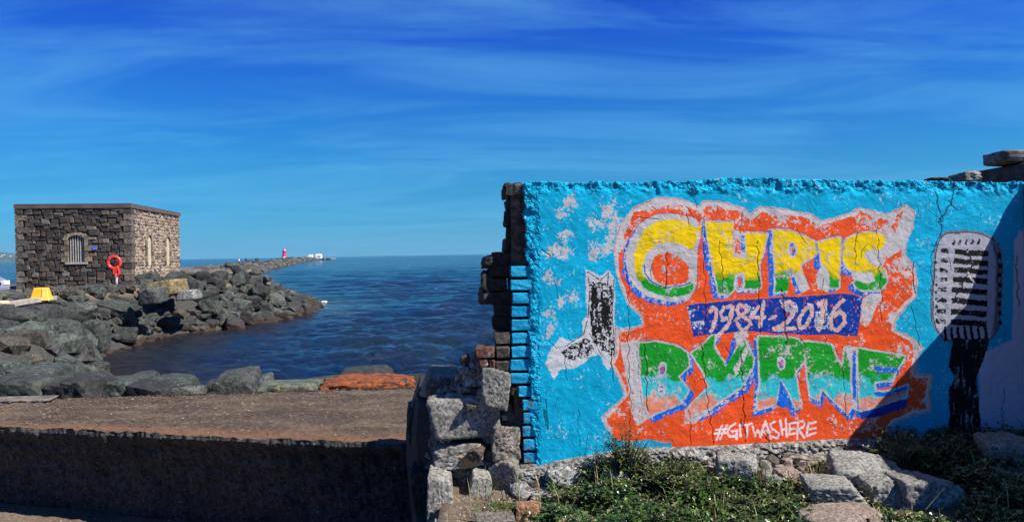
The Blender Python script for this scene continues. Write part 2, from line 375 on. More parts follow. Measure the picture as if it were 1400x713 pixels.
# ================================================================ boulder bank, one object per boulder
POOL = []
for k in range(16):
    V, Fc = rock_data(100 + k, 3, boxy=random.uniform(0.58, 0.8), planes=random.randint(8, 13), rough=0.06, soft=48, freq=2.6)
    POOL.append((V, Fc))
PM = [[mesh('boulder', V, Fc, mt, False) for mt in M_rip] for V, Fc in POOL]
placed = []
def add_boulder(x, y, s, mi, label, group, name='boulder', mat=None, sink=0.12, rot=None, zc=None):
    k = random.randrange(16)
    me = PM[k][mi]
    if mat is not None:
        me = me.copy(); me.materials[0] = mat
    o = link(name, me)
    dx_, dy_, dz_ = s
    o.scale = (dx_, dy_, dz_)
    z = gz(x, y) if zc is None else zc
    o.location = (x, y, z + dz_ * (0.5 - sink) if zc is None else z)
    o.rotation_euler = rot if rot else (random.uniform(-.35, .35), random.uniform(-.35, .35), random.uniform(0, 6.28))
    tag(o, label, 'boulder', group); return o
TONE = ['green grey', 'charcoal', 'pale grey', 'brownish']
cand = []
tries = 0
while tries < 60000 and len(cand) < 298:
    tries += 1
    y = random.uniform(10.8, 69); x = random.uniform(-26, -6)
    d = float(land_sd(np.array([x]), np.array([y]))[0])
    if d < (0.15 if y < 38 else -0.7) or d > 4.4: continue
    if 24 < y < 38.6 and d > 1.25: continue
    if y < 21.5 and (x / y > -0.555 or y < 17.5): continue
    if y < 16 and x > -7: continue
    if 38.6 < y < 52 and x < -18.6: continue           # the hut and its apron
    q = x / y
    if q < -0.70 and y < 30: continue
    if q < -0.628 and y > 19.5: continue
    if y > 50 and d < 0.1: continue
    s = random.uniform(0.48, 0.98) * (1.0 if 22 < y < 30 else 0.86 if y < 50 else 0.74) * (1.12 if d < 1.2 else 1.0)
    if all((x - a) ** 2 + (y - b_) ** 2 > (0.385 * (s + c_)) ** 2 for a, b_, c_ in placed):
        placed.append((x, y, s)); cand.append((x, y, s, d))
for x, y, s, d in cand:
    mi = random.choices([0, 1, 2, 3], [5, 4, 2, 1.3])[0]
    zone = ('on the near cove side' if y < 18 else 'in the cove corner' if y < 24 else 'under the yellow block' if y < 31 else 'below the lifebuoy' if y < 38 else 'beside the hut corner' if y < 46 else 'beyond the hut' if y < 55 else 'near the bank tip')
    lev = 'half in the water' if d < 0.9 else 'halfway up the bank' if d < 2.6 else 'atop the bank'
    sz = 'large' if s > .85 else 'smaller' if s < 0.6 else 'middling'
    lab = f'{sz} {TONE[mi]} boulder {lev} {zone}'
    add_boulder(x, y, (s * random.uniform(1.15, 1.75), s * random.uniform(0.95, 1.3), s * random.uniform(0.8, 1.15)), mi, lab, 'riprap boulders ' + zone)
# rocks one can single out
def px_rock(x0, y0, x1, y1, Y, dep, mat, label, cat='rock', sub=4, seed=None, group=None, name='rock', rz=0.0, **kw):
    c, w, h = px_box(x0, y0, x1, y1, Y)
    o = rock_obj(name, seed if seed is not None else int(x0 * 7 + y0), mat, (c.x, c.y, c.z), (w * 1.06, dep, h * 1.1), sub=sub, rot=(0, 0, rz), **kw)
    tag(o, label, cat, group); return o
px_rock(203, 382, 250, 404, 36.5, 1.4, M_yrock, 'ochre topped boulder at the seaward corner of the stone hut', 'boulder', seed=5, name='boulder', boxy=0.62)
px_rock(246, 396, 272, 410, 36.0, 1.1, M_wrock, 'boulder speckled white with lichen beside the ochre topped boulder', 'boulder', seed=6, name='boulder')
px_rock(196, 392, 223, 416, 33.5, 1.2, M_rip[2], 'big rounded pale grey boulder in front of the ochre topped one', 'boulder', seed=61, name='boulder')
LL = [(-14, 514, 88, 556, 10.9, 1.1, 0, 'broad flat green grey rock with pale veins at the left edge behind the platform'),
      (26, 500, 90, 524, 12.6, 1.2, 0, 'flat topped green rock just behind the broad veined rock'),
      (80, 512, 148, 556, 10.9, 0.9, 1, 'dark split rock between two green grey rocks behind the platform'),
      (90, 508, 112, 530, 12.2, 0.8, 0, 'small upright green rock peeking over the dark split rock'),
      (134, 518, 196, 552, 11.2, 0.9, 0, 'wedge shaped green rock sloping down to the right behind the platform'),
      (170, 511, 210, 538, 12.6, 0.9, 0, 'rounded green boulder standing highest in the middle of the near rocks'),
      (186, 522, 242, 552, 11.0, 0.8, 1, 'low grey green slab rock behind the weedy platform edge'),
      (212, 515, 268, 546, 12.3, 1.0, 0, 'smooth domed green rock beside the open water of the cove'),
      (244, 527, 277, 546, 11.2, 0.6, 2, 'pale pointed rock right of the smooth domed green rock'),
      (284, 520, 306, 545, 12.4, 0.7, 1, 'dark low rock left of the faceted grey boulder'),
      (292, 507, 356, 548, 11.6, 0.9, 2, 'tall faceted grey boulder against the water behind the platform'),
      (342, 514, 373, 540, 12.0, 0.8, 2, 'grey boulder leaning on the right of the tall faceted one'),
      (412, 514, 462, 536, 12.6, 0.9, 1, 'dark rock in the gap between yellow and orange lichen rocks'),
      (466, 504, 548, 532, 13.2, 1.2, 1, 'dark grey rock rising behind the orange lichen rock'),
      (535, 512, 585, 534, 13.6, 1.2, 1, 'dark wet rock at the right end behind the orange lichen rock'),
      (195, 538, 240, 552, 10.1, 0.4, 1, 'low black stone at the back edge of the platform')]
for i, (a, b_, c_, d_, Y_, dp, mi, lb) in enumerate(LL):
    px_rock(a, b_, c_, d_ + 16, Y_, dp, M_rip[mi], lb, seed=300 + i, rz=random.uniform(-.15, .15), soft=26, planes=14, boxy=0.66, freq=3.0, smooth=False)
px_rock(352, 521, 440, 546, 10.7, 0.8, M_ylich, 'green rock with a bright yellow lichen patch behind the platform', seed=21, boxy=0.6)
px_rock(438, 516, 566, 549, 10.6, 1.0, M_orock, 'long low rock covered in orange lichen', seed=27, boxy=0.66, soft=9, rough=0.16, freq=2.6, sub=5)
# big left boulders that fill the left edge
BL = [(-14, 421, 62, 452, 20.5, 0), (26, 449, 76, 484, 18.0, 1), (-24, 466, 40, 506, 15.2, 1), (44, 474, 118, 500, 17.5, 3), (52, 438, 112, 474, 20.5, 0),
      (107, 439, 149, 472, 25.0, 0), (-30, 494, 30, 522, 13.0, 0), (74, 490, 108, 508, 19.0, 1), (-16, 446, 30, 474, 18.5, 1), (84, 452, 112, 478, 23.0, 3), (28, 478, 60, 500, 16.0, 2)]
for i, (a, b_, c_, d_, Y_, mi) in enumerate(BL):
    px_rock(a, b_, c_, d_ + 8, Y_, (c_ - a) / F * Y_ * 0.8, M_rip[mi],
            ['big smooth green grey boulder topmost at the left edge of the bank', 'big dark sloping boulder over the seaweed at the left', 'dark boulder at the left edge above the flat green rocks',
             'brownish boulder above the seaweed in the near corner of the cove', 'large green boulder beneath the yellow block', 'large rounded olive boulder sitting alone over the water',
             'low green boulder at the left edge next to the platform rocks', 'dark low boulder at the inner corner of the cove', 'dark boulder under the topmost smooth one at the left edge', 'brownish boulder wedged left of the rounded olive one', 'pale grey boulder wedged between dark ones above the cove corner'][i], 'boulder', seed=400 + i, name='boulder', soft=20, planes=12, smooth=False, boxy=0.7)

# ---- far rocks of the breakwater: one mass
def rock_mass(name, pts, mats, seed, sub=1):
    rg = np.random.default_rng(seed); VV = []; FF = []; MI = []; b0 = 0
    base = [rock_data(700 + k, sub, boxy=0.68, planes=7, rough=0.03, soft=24) for k in range(8)]
    for (x, y, z, s) in pts:
        V, Fc = base[rg.integers(8)]; a = rg.uniform(0, 6.28); ca, sa = math.cos(a), math.sin(a); tl = rg.uniform(-.5, .5)
        P = V * (s * rg.uniform(0.8, 1.7), s * rg.uniform(0.7, 1.2), s * rg.uniform(0.6, 1.1))
        P = np.stack([P[:, 0], P[:, 1] * math.cos(tl) - P[:, 2] * math.sin(tl), P[:, 1] * math.sin(tl) + P[:, 2] * math.cos(tl)], 1)
        P = np.stack([P[:, 0] * ca - P[:, 1] * sa + x, P[:, 0] * sa + P[:, 1] * ca + y, P[:, 2] + z], 1)
        VV.append(P); FF += [tuple(i + b0 for i in f) for f in Fc]; MI += [int(rg.integers(len(mats)))] * len(Fc); b0 += len(P)
    return link(name, mesh(name, np.concatenate(VV), FF, mats, False, MI))
pts = []
def crest(y): return np.interp(y, [60, 69, 140, 236, 520, 860, 1100, 1600], [-13.5, -20, -47, -73, -140, -212, -300, -455])
for i in range(5200):
    y = 66 * (1600 / 66.0) ** (random.random() ** 0.85); off = random.uniform(-9.5 if y < 200 else -9, 0.6)
    x = float(crest(y)) + off; z = SEA + min(2.0, max(-0.3, -off * 0.62)) + random.uniform(-.15, .25)
    s = random.uniform(0.8, 1.5) * (1 + max(0, y - 150) / 500)
    if off < -3.5: z = -1.62 + random.uniform(-.12, .1) - 0.35; s = min(s, 1.3)
    pts.append((x, y, z, s))
M_far = [rockmat('far_riprap_a', (0.03, 0.032, 0.028), (0.13, 0.125, 0.10), grain=1.5, scale=0.3, rnd=0), rockmat('far_riprap_b', (0.07, 0.065, 0.055), (0.22, 0.20, 0.165), grain=1.2, scale=0.3, rnd=0),
         rockmat('far_riprap_c', (0.02, 0.02, 0.02), (0.07, 0.065, 0.06), grain=1.2, scale=0.3, rnd=0)]
tag(rock_mass('breakwater_rocks', pts, M_far, 5), 'mass of grey riprap running out along the breakwater', 'rocks', kind='stuff')
pts = []
for i in range(6400):                           # small infill stones between the boulders
    y = random.uniform(10.5, 69); x = random.uniform(-22, 3)
    d = float(land_sd(np.array([x]), np.array([y]))[0])
    if d < -0.45 - .35 * (y >= 38) or d > 4.6 or (38.6 < y < 52 and x < -18.6) or y < 10.2: continue
    pts.append((x, y, gz(x, y) + 0.05, random.uniform(0.22, 0.6)))
tag(rock_mass('infill_stones', pts, [M_rip[1], M_rip[0], M_rip[3]], 8), 'small dark stones wedged between the bank boulders', 'stones', kind='stuff')
# ================================================================ stone hut
HB = -1.33
A_ = atZ(180, 391, HB); A_ = Vector((-19.3, 40.0, HB)); HA = R(8)
hut = empty('stone_hut', (A_.x, A_.y, HB - 0.15), HA, 'square flat roofed rubble stone hut with an arched barred window above the boulders', 'hut')
WF, LS, HH = 5.42, 9.0, 4.02                   # front width, side length, wall height (local: front x -WF..0 y=0, side x=0 y 0..LS)
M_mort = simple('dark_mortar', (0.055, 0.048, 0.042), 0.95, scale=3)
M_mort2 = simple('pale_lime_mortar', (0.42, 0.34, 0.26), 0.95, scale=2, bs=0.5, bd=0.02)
def hstone(name, lo, hi, sc=3.0):
    return rockmat(name, lo, hi, grain=11, scale=sc, rnd=0.55, bd=0.03)
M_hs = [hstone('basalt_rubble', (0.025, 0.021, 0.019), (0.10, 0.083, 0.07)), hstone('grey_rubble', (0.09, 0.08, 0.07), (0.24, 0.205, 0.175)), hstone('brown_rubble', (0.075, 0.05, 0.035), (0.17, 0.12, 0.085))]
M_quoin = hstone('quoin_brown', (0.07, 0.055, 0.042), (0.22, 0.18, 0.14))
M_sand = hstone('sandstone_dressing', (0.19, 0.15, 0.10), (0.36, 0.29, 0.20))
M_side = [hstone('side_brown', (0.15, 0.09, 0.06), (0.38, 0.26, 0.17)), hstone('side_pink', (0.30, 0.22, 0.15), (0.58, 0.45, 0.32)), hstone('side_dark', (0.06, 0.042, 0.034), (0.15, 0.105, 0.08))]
wx0, wx1, wz0, wz1 = -2.98, -2.22, 1.42, 2.52   # window opening in the front (springing height wz1)
mb = MB()
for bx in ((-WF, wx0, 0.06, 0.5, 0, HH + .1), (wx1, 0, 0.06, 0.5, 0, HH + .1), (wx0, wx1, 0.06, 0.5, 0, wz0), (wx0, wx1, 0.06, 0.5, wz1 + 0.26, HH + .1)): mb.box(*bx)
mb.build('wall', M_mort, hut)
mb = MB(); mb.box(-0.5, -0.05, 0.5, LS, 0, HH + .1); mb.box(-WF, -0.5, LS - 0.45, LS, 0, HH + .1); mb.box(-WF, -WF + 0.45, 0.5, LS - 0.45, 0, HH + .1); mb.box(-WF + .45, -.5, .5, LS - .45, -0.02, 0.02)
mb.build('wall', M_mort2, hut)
def stone_mesh(w, h, d, seed):
    rg = random.Random(seed); V = []
    for y, s in ((d, 1.0), (0.03, 1.0), (0.0, 0.80)):
        for sx, sz in ((-1, -1), (1, -1), (1, 1), (-1, 1)):
            V.append((sx * w / 2 * s + rg.uniform(-.02, .02) * (s < 2), y + (rg.uniform(-.025, .01) if s < 1 else 0), sz * h / 2 * s + rg.uniform(-.018, .018)))
    Fc = []
    for i in (0, 1):
        for k in range(4): Fc.append((i * 4 + k, (i + 1) * 4 + k, (i + 1) * 4 + (k + 1) % 4, i * 4 + (k + 1) % 4))
    Fc.append((8, 11, 10, 9)); return V, Fc
SM = {}
def wall_stone(name, parent, x, z, w, h, mat, k):
    key = (k % 9, mat.name)
    if key not in SM:
        V, Fc = stone_mesh(1, 1, 1, k % 9); V = [(a, b_ * 0.16 if b_ > .5 else b_, c_) for a, b_, c_ in V]; SM[key] = mesh('wall_stone', V, Fc, mat)
    o = link(name, SM[key], parent, loc=(x, random.uniform(-0.03, 0.02), z), scale=(w, 1, h)); return o
nst = 0; rows = 21; cuts = [0.12]
for r_ in range(rows): cuts.append(cuts[-1] + random.uniform(.7, 1.3))
cuts = [0.12 + (c_ - .12) / (cuts[-1] - .12) * HH for c_ in cuts]
for r_ in range(rows):
    z0 = cuts[r_]; rh = cuts[r_ + 1] - z0; x = -WF + random.uniform(0.36, 0.5)
    while x < -0.42 and nst < 292:
        w = random.choice((.16, .24, .34, .40, .52)) * random.uniform(.85, 1.2); w = min(w, -0.38 - x)
        if w < 0.08: break
        zc = z0 + rh / 2
        inwin = (x + w > wx0 - 0.16 and x < wx1 + 0.16 and wz0 - 0.1 < zc < wz1 + 0.40)
        if inwin:
            if x < wx0 - 0.30: w = wx0 - 0.17 - x
            elif x < wx1 + .1: x = wx1 + 0.17; continue
        if w > 0.1:
            hh_ = rh * random.uniform(0.78, 1.3); wall_stone('wall_stone', hut, x + w / 2, zc + random.uniform(-.045, .045), w * random.uniform(.86, .98), hh_, random.choices(M_hs, [5, 2.2, 1.5])[0], random.randrange(99)); nst += 1
        x += w
for s_, xq in ((0, -WF), (1, 0)):
    for r_ in range(13):
        h = HH / 13; w = 0.52 if (r_ + s_) % 2 else 0.34
        mb = MB(); x0, x1 = (xq - 0.02, xq + w) if s_ == 0 else (xq - w, xq + 0.02)
        d = (0.36 if (r_ + s_) % 2 else 0.55)
        mb.box(x0, x1, -0.035, d, r_ * h + 0.12, (r_ + 1) * h + 0.09, 0, 0.012); mb.build('quoin_stone', M_quoin, hut)
# window: dressed surround, arch stones, sill, bars, dark room behind
win = link('window', None, hut) if False else None
mb = MB(); mb.box(wx0 - .02, wx1 + .02, 0.30, 0.34, wz0, wz1 + 0.3); wn = mb.build('window', simple('window_dark_glass', (0.02, 0.02, 0.022), 0.25), hut)
for i in range(6):
    x = wx0 + 0.09 + i * (wx1 - wx0 - 0.18) / 5; q = (x - (wx0 + wx1) / 2) / 0.4
    mb = MB(); mb.box(x - 0.022, x + 0.022, 0.03, 0.075, wz0, wz1 + 0.22 * math.sqrt(max(0, 1 - q * q))); mb.build('bar', simple('bar_paint', (0.33, 0.32, 0.30), 0.6) if i == 0 else bpy.data.materials['bar_paint'], wn)
mb = MB(); mb.box(wx0 - 0.15, wx1 + 0.15, -0.08, 0.2, wz0 - 0.11, wz0 - 0.002); mb.build('sill', simple('sill_stone', (0.32, 0.29, 0.25), 0.85), wn)
for sgn, xx in ((-1, wx0), (1, wx1)):
    for k in range(4):
        w = 0.34 if k % 2 == 0 else 0.17; z0 = wz0 + k * 0.275
        mb = MB(); mb.box(min(xx, xx + sgn * w), max(xx, xx + sgn * w), -0.045, 0.14, z0 + 0.01, z0 + 0.262, 0, 0.008); mb.build('surround_stone', M_sand, wn)
for k in range(9):
    a0 = math.pi * (k + 0.06) / 9; a1 = math.pi * (k + 0.94) / 9; cx = (wx0 + wx1) / 2; ri, ro = 0.40, 0.62; sc = 0.62
    P = [(cx + r_ * math.cos(a), wz1 + r_ * sc * math.sin(a)) for r_, a in ((ri, a0), (ro, a0), (ro * 1.03, (a0 + a1) / 2), (ro, a1), (ri, a1))]
    mb = MB(); mb.prism(P, -0.05, 0.14); mb.build('arch_stone', M_sand, wn)
mb = MB(); mb.box(-1.86, -1.64, -0.06, 0.0, 2.02, 2.18)
mb.build('plaque', simple('blue_plaque', (0.10, 0.13, 0.55), 0.4), hut)
# seaward side: rubble facing, too foreshortened to pick apart
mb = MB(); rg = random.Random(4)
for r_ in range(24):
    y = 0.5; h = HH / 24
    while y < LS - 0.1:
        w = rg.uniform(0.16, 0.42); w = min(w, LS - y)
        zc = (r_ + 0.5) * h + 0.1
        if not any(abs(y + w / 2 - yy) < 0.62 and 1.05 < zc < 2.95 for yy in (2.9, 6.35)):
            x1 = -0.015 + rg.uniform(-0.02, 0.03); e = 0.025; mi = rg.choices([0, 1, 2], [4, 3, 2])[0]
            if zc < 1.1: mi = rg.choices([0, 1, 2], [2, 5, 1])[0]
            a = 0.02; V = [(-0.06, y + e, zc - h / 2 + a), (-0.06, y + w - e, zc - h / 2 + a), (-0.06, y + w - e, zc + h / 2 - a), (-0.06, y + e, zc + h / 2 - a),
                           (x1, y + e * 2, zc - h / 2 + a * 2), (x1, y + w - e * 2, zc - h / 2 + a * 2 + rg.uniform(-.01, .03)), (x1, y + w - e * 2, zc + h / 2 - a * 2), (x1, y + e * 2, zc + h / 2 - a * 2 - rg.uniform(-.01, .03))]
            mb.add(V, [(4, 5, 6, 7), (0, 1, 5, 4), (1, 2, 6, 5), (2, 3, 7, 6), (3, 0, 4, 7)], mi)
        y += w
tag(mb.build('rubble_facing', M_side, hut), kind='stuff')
M_inf = simple('infill_render', (0.46, 0.37, 0.27), 0.9, scale=4)
for yy in (2.9, 6.35):
    mb = MB(); mb.box(-0.06, -0.03, yy - 0.40, yy + 0.40, 1.15, 2.5); w2 = mb.build('blocked_window', M_inf, hut)
    for sgn in (-1, 1):
        for k in range(5):
            z0 = 1.15 + k * 0.27; a, b_ = yy + sgn * 0.38, yy + sgn * 0.60
            mb = MB(); mb.box(-0.1, 0.05, min(a, b_), max(a, b_), z0, z0 + 0.255, 0, .006); mb.build('surround_stone', M_sand, w2)
    for k in range(7):
        a0 = math.pi * (k + 0.05) / 7; a1 = math.pi * (k + 0.95) / 7; V = []
        for xx in (-0.1, 0.05):
            for r_, a in ((0.38, a0), (0.62, a0), (0.62, a1), (0.38, a1)): V.append((xx, yy + r_ * math.cos(a), 2.5 + r_ * 0.8 * math.sin(a)))
        mb = MB(); mb.add(V, [(0, 1, 2, 3), (7, 6, 5, 4), (0, 4, 5, 1), (1, 5, 6, 2), (2, 6, 7, 3), (3, 7, 4, 0)]); mb.build('arch_stone', M_sand, w2)
    mb = MB(); mb.box(-0.06, -0.028, yy - 0.38, yy + 0.38, 2.49, 2.76); mb.build('infill', M_inf, w2)
mb = MB(); mb.box(-WF - 0.05, 0.05, -0.06, LS + 0.05, HH + 0.10, HH + 0.29); mb.build('roof', simple('roof_edge', (0.10, 0.065, 0.05), 0.8, scale=2), hut)
mb = MB(); mb.box(-WF - 0.02, 0.02, -0.03, LS + 0.02, HH + 0.292, HH + 0.325); mb.build('roof_felt', simple('roof_felt', (0.035, 0.033, 0.032), 0.7), hut)
# apron in front of the hut with its kerb
mb = MB()
K = [atZ(-90, 440, -1.40), atZ(-10, 424, -1.40), atZ(40, 415, -1.40), atZ(78, 409, -1.40)]
for i in range(3):
    a, b_ = K[i], K[i + 1]; d = (b_ - a).normalized(); n_ = Vector((-d.y, d.x, 0)) * 0.32
    mb.add([tuple(a), tuple(b_), tuple(b_ + n_), tuple(a + n_)] + [(v[0], v[1], v[2] + 0.14) for v in (a, b_, b_ + n_, a + n_)],
           [(4, 5, 6, 7), (0, 1, 5, 4), (1, 2, 6, 5), (2, 3, 7, 6), (3, 0, 4, 7)])
tag(mb.build('kerb', simple('concrete_kerb', (0.34, 0.30, 0.24), 0.9, scale=3, bs=.4)), kind='structure')

# ================================================================ lifebuoy stand
M_red = simple('lifebuoy_red', (0.75, 0.035, 0.02), 0.45, scale=5, var=0.1); M_white = simple('white_post', (0.62, 0.6, 0.56), 0.5, scale=5, var=0.1)
lb = atZ(159.3, 389.5, -1.36)
lb = Vector((lb.x, 0, 0)); LY = 39.05; lp = atY(159.3, 389, LY)
st = empty('lifebuoy_stand', (lp.x, LY, -1.42), R(6), 'red lifebuoy on a white post in front of the stone hut', 'lifebuoy stand')
mb = MB(); mb.tube([(0, 0, 0), (0, 0, 0.95)], 0.06, 10); mb.build('post', M_white, st, True)
V, Fc = [], []
for i in range(36):
    a = 2 * math.pi * i / 36
    for k in range(12):
        q = 2 * math.pi * k / 12; r_ = 0.29 + 0.075 * math.cos(q)
        V.append((r_ * math.cos(a) - 0.08, 0.085 * math.sin(q) - 0.02, 1.30 + r_ * math.sin(a)))
for i in range(36):
    for k in range(12): Fc.append((i * 12 + k, ((i + 1) % 36) * 12 + k, ((i + 1) % 36) * 12 + (k + 1) % 12, i * 12 + (k + 1) % 12))
ring = link('ring', mesh('ring', V, Fc, [M_red], True), st)
for a in (40, 130, 220, 310):
    mb = MB(); a = R(a); p0 = Vector((0.29 * math.cos(a) - 0.08, -0.02, 1.30 + 0.29 * math.sin(a))); tn = Vector((-math.sin(a), 0, math.cos(a)))
    mb.tube([p0 - tn * 0.03, p0 + tn * 0.03], 0.085, 12); mb.build('band', simple('band_pale', (0.62, 0.16, 0.13), 0.5) if a < 1 else bpy.data.materials['band_pale'], ring, True)
mb = MB(); mb.box(-0.13, 0.15, -0.11, 0.10, 0.72, 1.02, 0, 0.01); mb.build('rope_housing', M_red, st)
mb = MB(); mb.prism([(-0.05, 0.98), (0.05, 0.98), (0.05, 1.3), (0.0, 1.36), (-0.05, 1.3)], 0.02, 0.06); mb.build('bracket', M_red, st)
mb = MB(); pp = [(0.1, -0.1, 1.05), (0.17, -0.13, 0.85), (0.13, -0.14, 0.6), (0.03, -0.12, 0.52), (0.06, -0.13, 0.75)]; mb.tube(pp, 0.02, 6); mb.build('rope', M_red, st, True)

# ================================================================ yellow block
yp = atZ(50, 412.5, -1.40); yb = empty('mooring_block', (yp.x, yp.y + 0.3, -1.36), R(10), 'bright yellow tapered concrete block standing near the kerb', 'block')
M_yel = simple('yellow_paint', (0.85, 0.42, 0.015), 0.55, scale=4, var=0.12, bs=.3); M_yel2 = simple('pale_yellow_paint', (0.82, 0.52, 0.10), 0.55, scale=4, var=0.12)
w0, w1, d0, d1, h = 0.29, 0.19, 0.27, 0.18, 0.44
V = [(-w0, -d0, 0), (w0, -d0, 0), (w0, d0, 0), (-w0, d0, 0), (-w1, -d1, h), (w1, -d1, h), (w1, d1, h), (-w1, d1, h)]
mb = MB(); mb.add(V, [(0, 1, 5, 4), (1, 2, 6, 5), (2, 3, 7, 6), (3, 0, 4, 7), (4, 5, 6, 7), (3, 2, 1, 0)]); o = mb.build('block_body', M_yel, yb)
bv = o.modifiers.new('bevel', 'BEVEL'); bv.width = 0.025; bv.segments = 2
mb = MB(); x0 = 0.09
V = [(x0 + .02, -d0 - 0.035, 0.01), (w0 + 0.05, -d0 - 0.035, 0.01), (w1 + 0.04, -d1 - 0.03, h - 0.03), (x0, -d1 - 0.03, h - 0.03)]
V += [(x, y + 0.09, z) for x, y, z in V]; mb.add(V, [(0, 1, 2, 3), (7, 6, 5, 4), (0, 4, 5, 1), (1, 5, 6, 2), (2, 6, 7, 3), (3, 7, 4, 0)]); mb.build('pale_panel', M_yel2, yb)
# cream block at the left edge
cp = atZ(1, 421, -1.40); c, w, h = px_box(-14, 411, 8.5, 421, cp.y)
cb_ = empty('cream_block', (c.x, c.y, c.z - h / 2), R(4), 'cream painted kerb block cut off by the left edge below the car', 'block')
mb = MB(); mb.box(-w / 2, w / 2, -.2, .2, 0, h, 0, .01); o = mb.build('block_body', simple('cream_paint', (0.66, 0.50, 0.27), 0.6, scale=4), cb_)
bv = o.modifiers.new('bevel', 'BEVEL'); bv.width = 0.03; bv.segments = 2
mb = MB(); mb.box(-w / 2 + .02, w / 2 - .02, -.16, .2, -0.25, -0.001, 0, .005); mb.build('base', simple('rust_base', (0.13, 0.05, 0.03), 0.8), cb_)

# ================================================================ silver car at the left edge
cn = atY(9.2, 408, 29.8)
car = empty('parked_car', (cn.x - .48, cn.y, -1.42), R(-6), 'silver car parked nose first at the left edge beside the stone hut', 'car')
M_silver = simple('silver_paint', (0.42, 0.43, 0.47), 0.28, 0.55, scale=1, var=0.05); M_tyre = simple('tyre', (0.015, 0.015, 0.015), 0.85); M_glass = simple('car_glass', (0.015, 0.02, 0.02), 0.06)
M_trim = simple('black_trim', (0.02, 0.02, 0.02), 0.5); M_lamp = simple('lamp_lens', (0.75, 0.77, 0.8), 0.12); M_rim = simple('alloy', (0.5, 0.5, 0.52), 0.3, 0.8)
prof = [(-4.25, .30), (-4.3, .62), (-4.22, .95), (-3.6, 1.05), (-2.9, 1.42), (-2.2, 1.46), (-1.6, 1.40), (-0.95, .98), (-0.35, .84), (-0.08, .70), (0, .52), (-.02, .30), (-.2, .22), (-4.1, .22)]
def carbody(yw):
    bm = bmesh.new(); V1 = [bm.verts.new((x, -0.88 + 0.20 * max(0, (z - .95)) , z)) for x, z in prof]; V2 = [bm.verts.new((x, 0.88 - 0.20 * max(0, (z - .95)), z)) for x, z in prof]
    bm.faces.new(V1); bm.faces.new(V2[::-1]); n = len(prof)
    for i in range(n): bm.faces.new((V1[i], V2[i], V2[(i + 1) % n], V1[(i + 1) % n]))
    bmesh.ops.recalc_face_normals(bm, faces=bm.faces); me = bpy.data.meshes.new('car_body'); bm.to_mesh(me); bm.free(); me.materials.append(M_silver); return me
o = link('body', carbody(1), car); bv = o.modifiers.new('bevel', 'BEVEL'); bv.width = 0.06; bv.segments = 3
for p in o.data.polygons: p.use_smooth = True
for nm, P in (('windscreen', [(-1.56, 1.37), (-0.99, 1.0)]), ('rear_window', [(-3.52, 1.09), (-2.95, 1.39)])):
    (xa, za), (xb, zb) = P; mb = MB(); up = Vector((-(zb - za), 0, (xb - xa))).normalized() * 0.02
    if up.z < 0: up = -up
    mb.add([(xa + up.x, -.66, za + up.z), (xb + up.x, -.74, zb + up.z), (xb + up.x, .74, zb + up.z), (xa + up.x, .66, za + up.z)] + [(xa, -.66, za), (xb, -.74, zb), (xb, .74, zb), (xa, .66, za)],
           [(0, 1, 2, 3), (4, 5, 1, 0), (5, 6, 2, 1), (6, 7, 3, 2), (7, 4, 0, 3)]); mb.build(nm, M_glass, car)
for s_ in (-1, 1):
    for xs0 in ([(-2.15, 1.02), (-1.15, 1.02), (-1.62, 1.34), (-2.15, 1.38)], [(-3.35, 1.04), (-2.25, 1.02), (-2.25, 1.38), (-2.85, 1.36)]):
        mb = MB(); yy = s_ * 0.885; mb.prism(xs0, min(yy, yy - s_ * .09), max(yy, yy - s_ * .09)); mb.build('side_window', M_glass, car)
    for wxp in (-0.82, -3.45):
        mb = MB(); mb.tube([(wxp, s_ * 0.70, 0.31), (wxp, s_ * 0.90, 0.31)], 0.31, 24); wh = mb.build('wheel', M_tyre, car); mb = MB(); mb.tube([(wxp, s_ * 0.88, 0.31), (wxp, s_ * 0.915, 0.31)], 0.2, 16); mb.build('rim', M_rim, wh)
    mb = MB(); mb.box(-0.22, 0.012, s_ * .66 - .16, s_ * .66 + .16, 0.56, 0.70, 0, .01); o = mb.build('headlight', M_lamp, car)
    mb = MB(); mb.box(-1.35, -1.2, s_ * .95 - .08, s_ * .95 + .08, 0.96, 1.08); mb.build('mirror', M_silver, car)
mb = MB(); mb.box(-0.15, 0.02, -.82, .82, 0.20, 0.34, 0, .01); mb.build('bumper_valance', M_trim, car)
mb = MB(); mb.box(-0.1, 0.016, -.36, .36, 0.54, 0.64); mb.build('grille', M_trim, car)

# ================================================================ far end of the breakwater
lh = atY(389, 352, 1600); M_lred = simple('lighthouse_red', (0.62, 0.03, 0.10), 0.6, scale=.2, var=.1); M_lw = simple('lighthouse_white', (0.8, 0.8, 0.78), 0.6, scale=.2, var=.05)
lt = empty('lighthouse', (lh.x, 1600, -1.7), 0, 'crimson tapered lighthouse at the end of the long breakwater', 'lighthouse')
mb = MB(); mb.lathe([(5.2, 0), (4.9, 1.5), (4.3, 6), (3.8, 11), (3.5, 14.2), (4.5, 14.8), (4.5, 15.3), (0.2, 15.31)], 24); mb.build('tower', M_lred, lt, True)
mb = MB(); mb.lathe([(2.3, 15.3), (2.3, 17.6), (0.1, 17.65)], 16); mb.build('lantern_room', M_lw, lt, True)
mb = MB(); mb.lathe([(2.7, 17.6), (2.0, 18.8), (0.6, 19.6), (0.2, 20.8), (0.01, 21.2)], 16); mb.build('dome', M_lred, lt, True)
mb = MB(); mb.lathe([(4.45, 16.2), (4.5, 16.3), (4.45, 16.4)], 20)
for k in range(12): a = k * math.pi / 6; mb.tube([(4.4 * math.cos(a), 4.4 * math.sin(a), 15.3), (4.4 * math.cos(a), 4.4 * math.sin(a), 16.3)], 0.06, 4)
mb.build('gallery_railing', M_lred, lt)
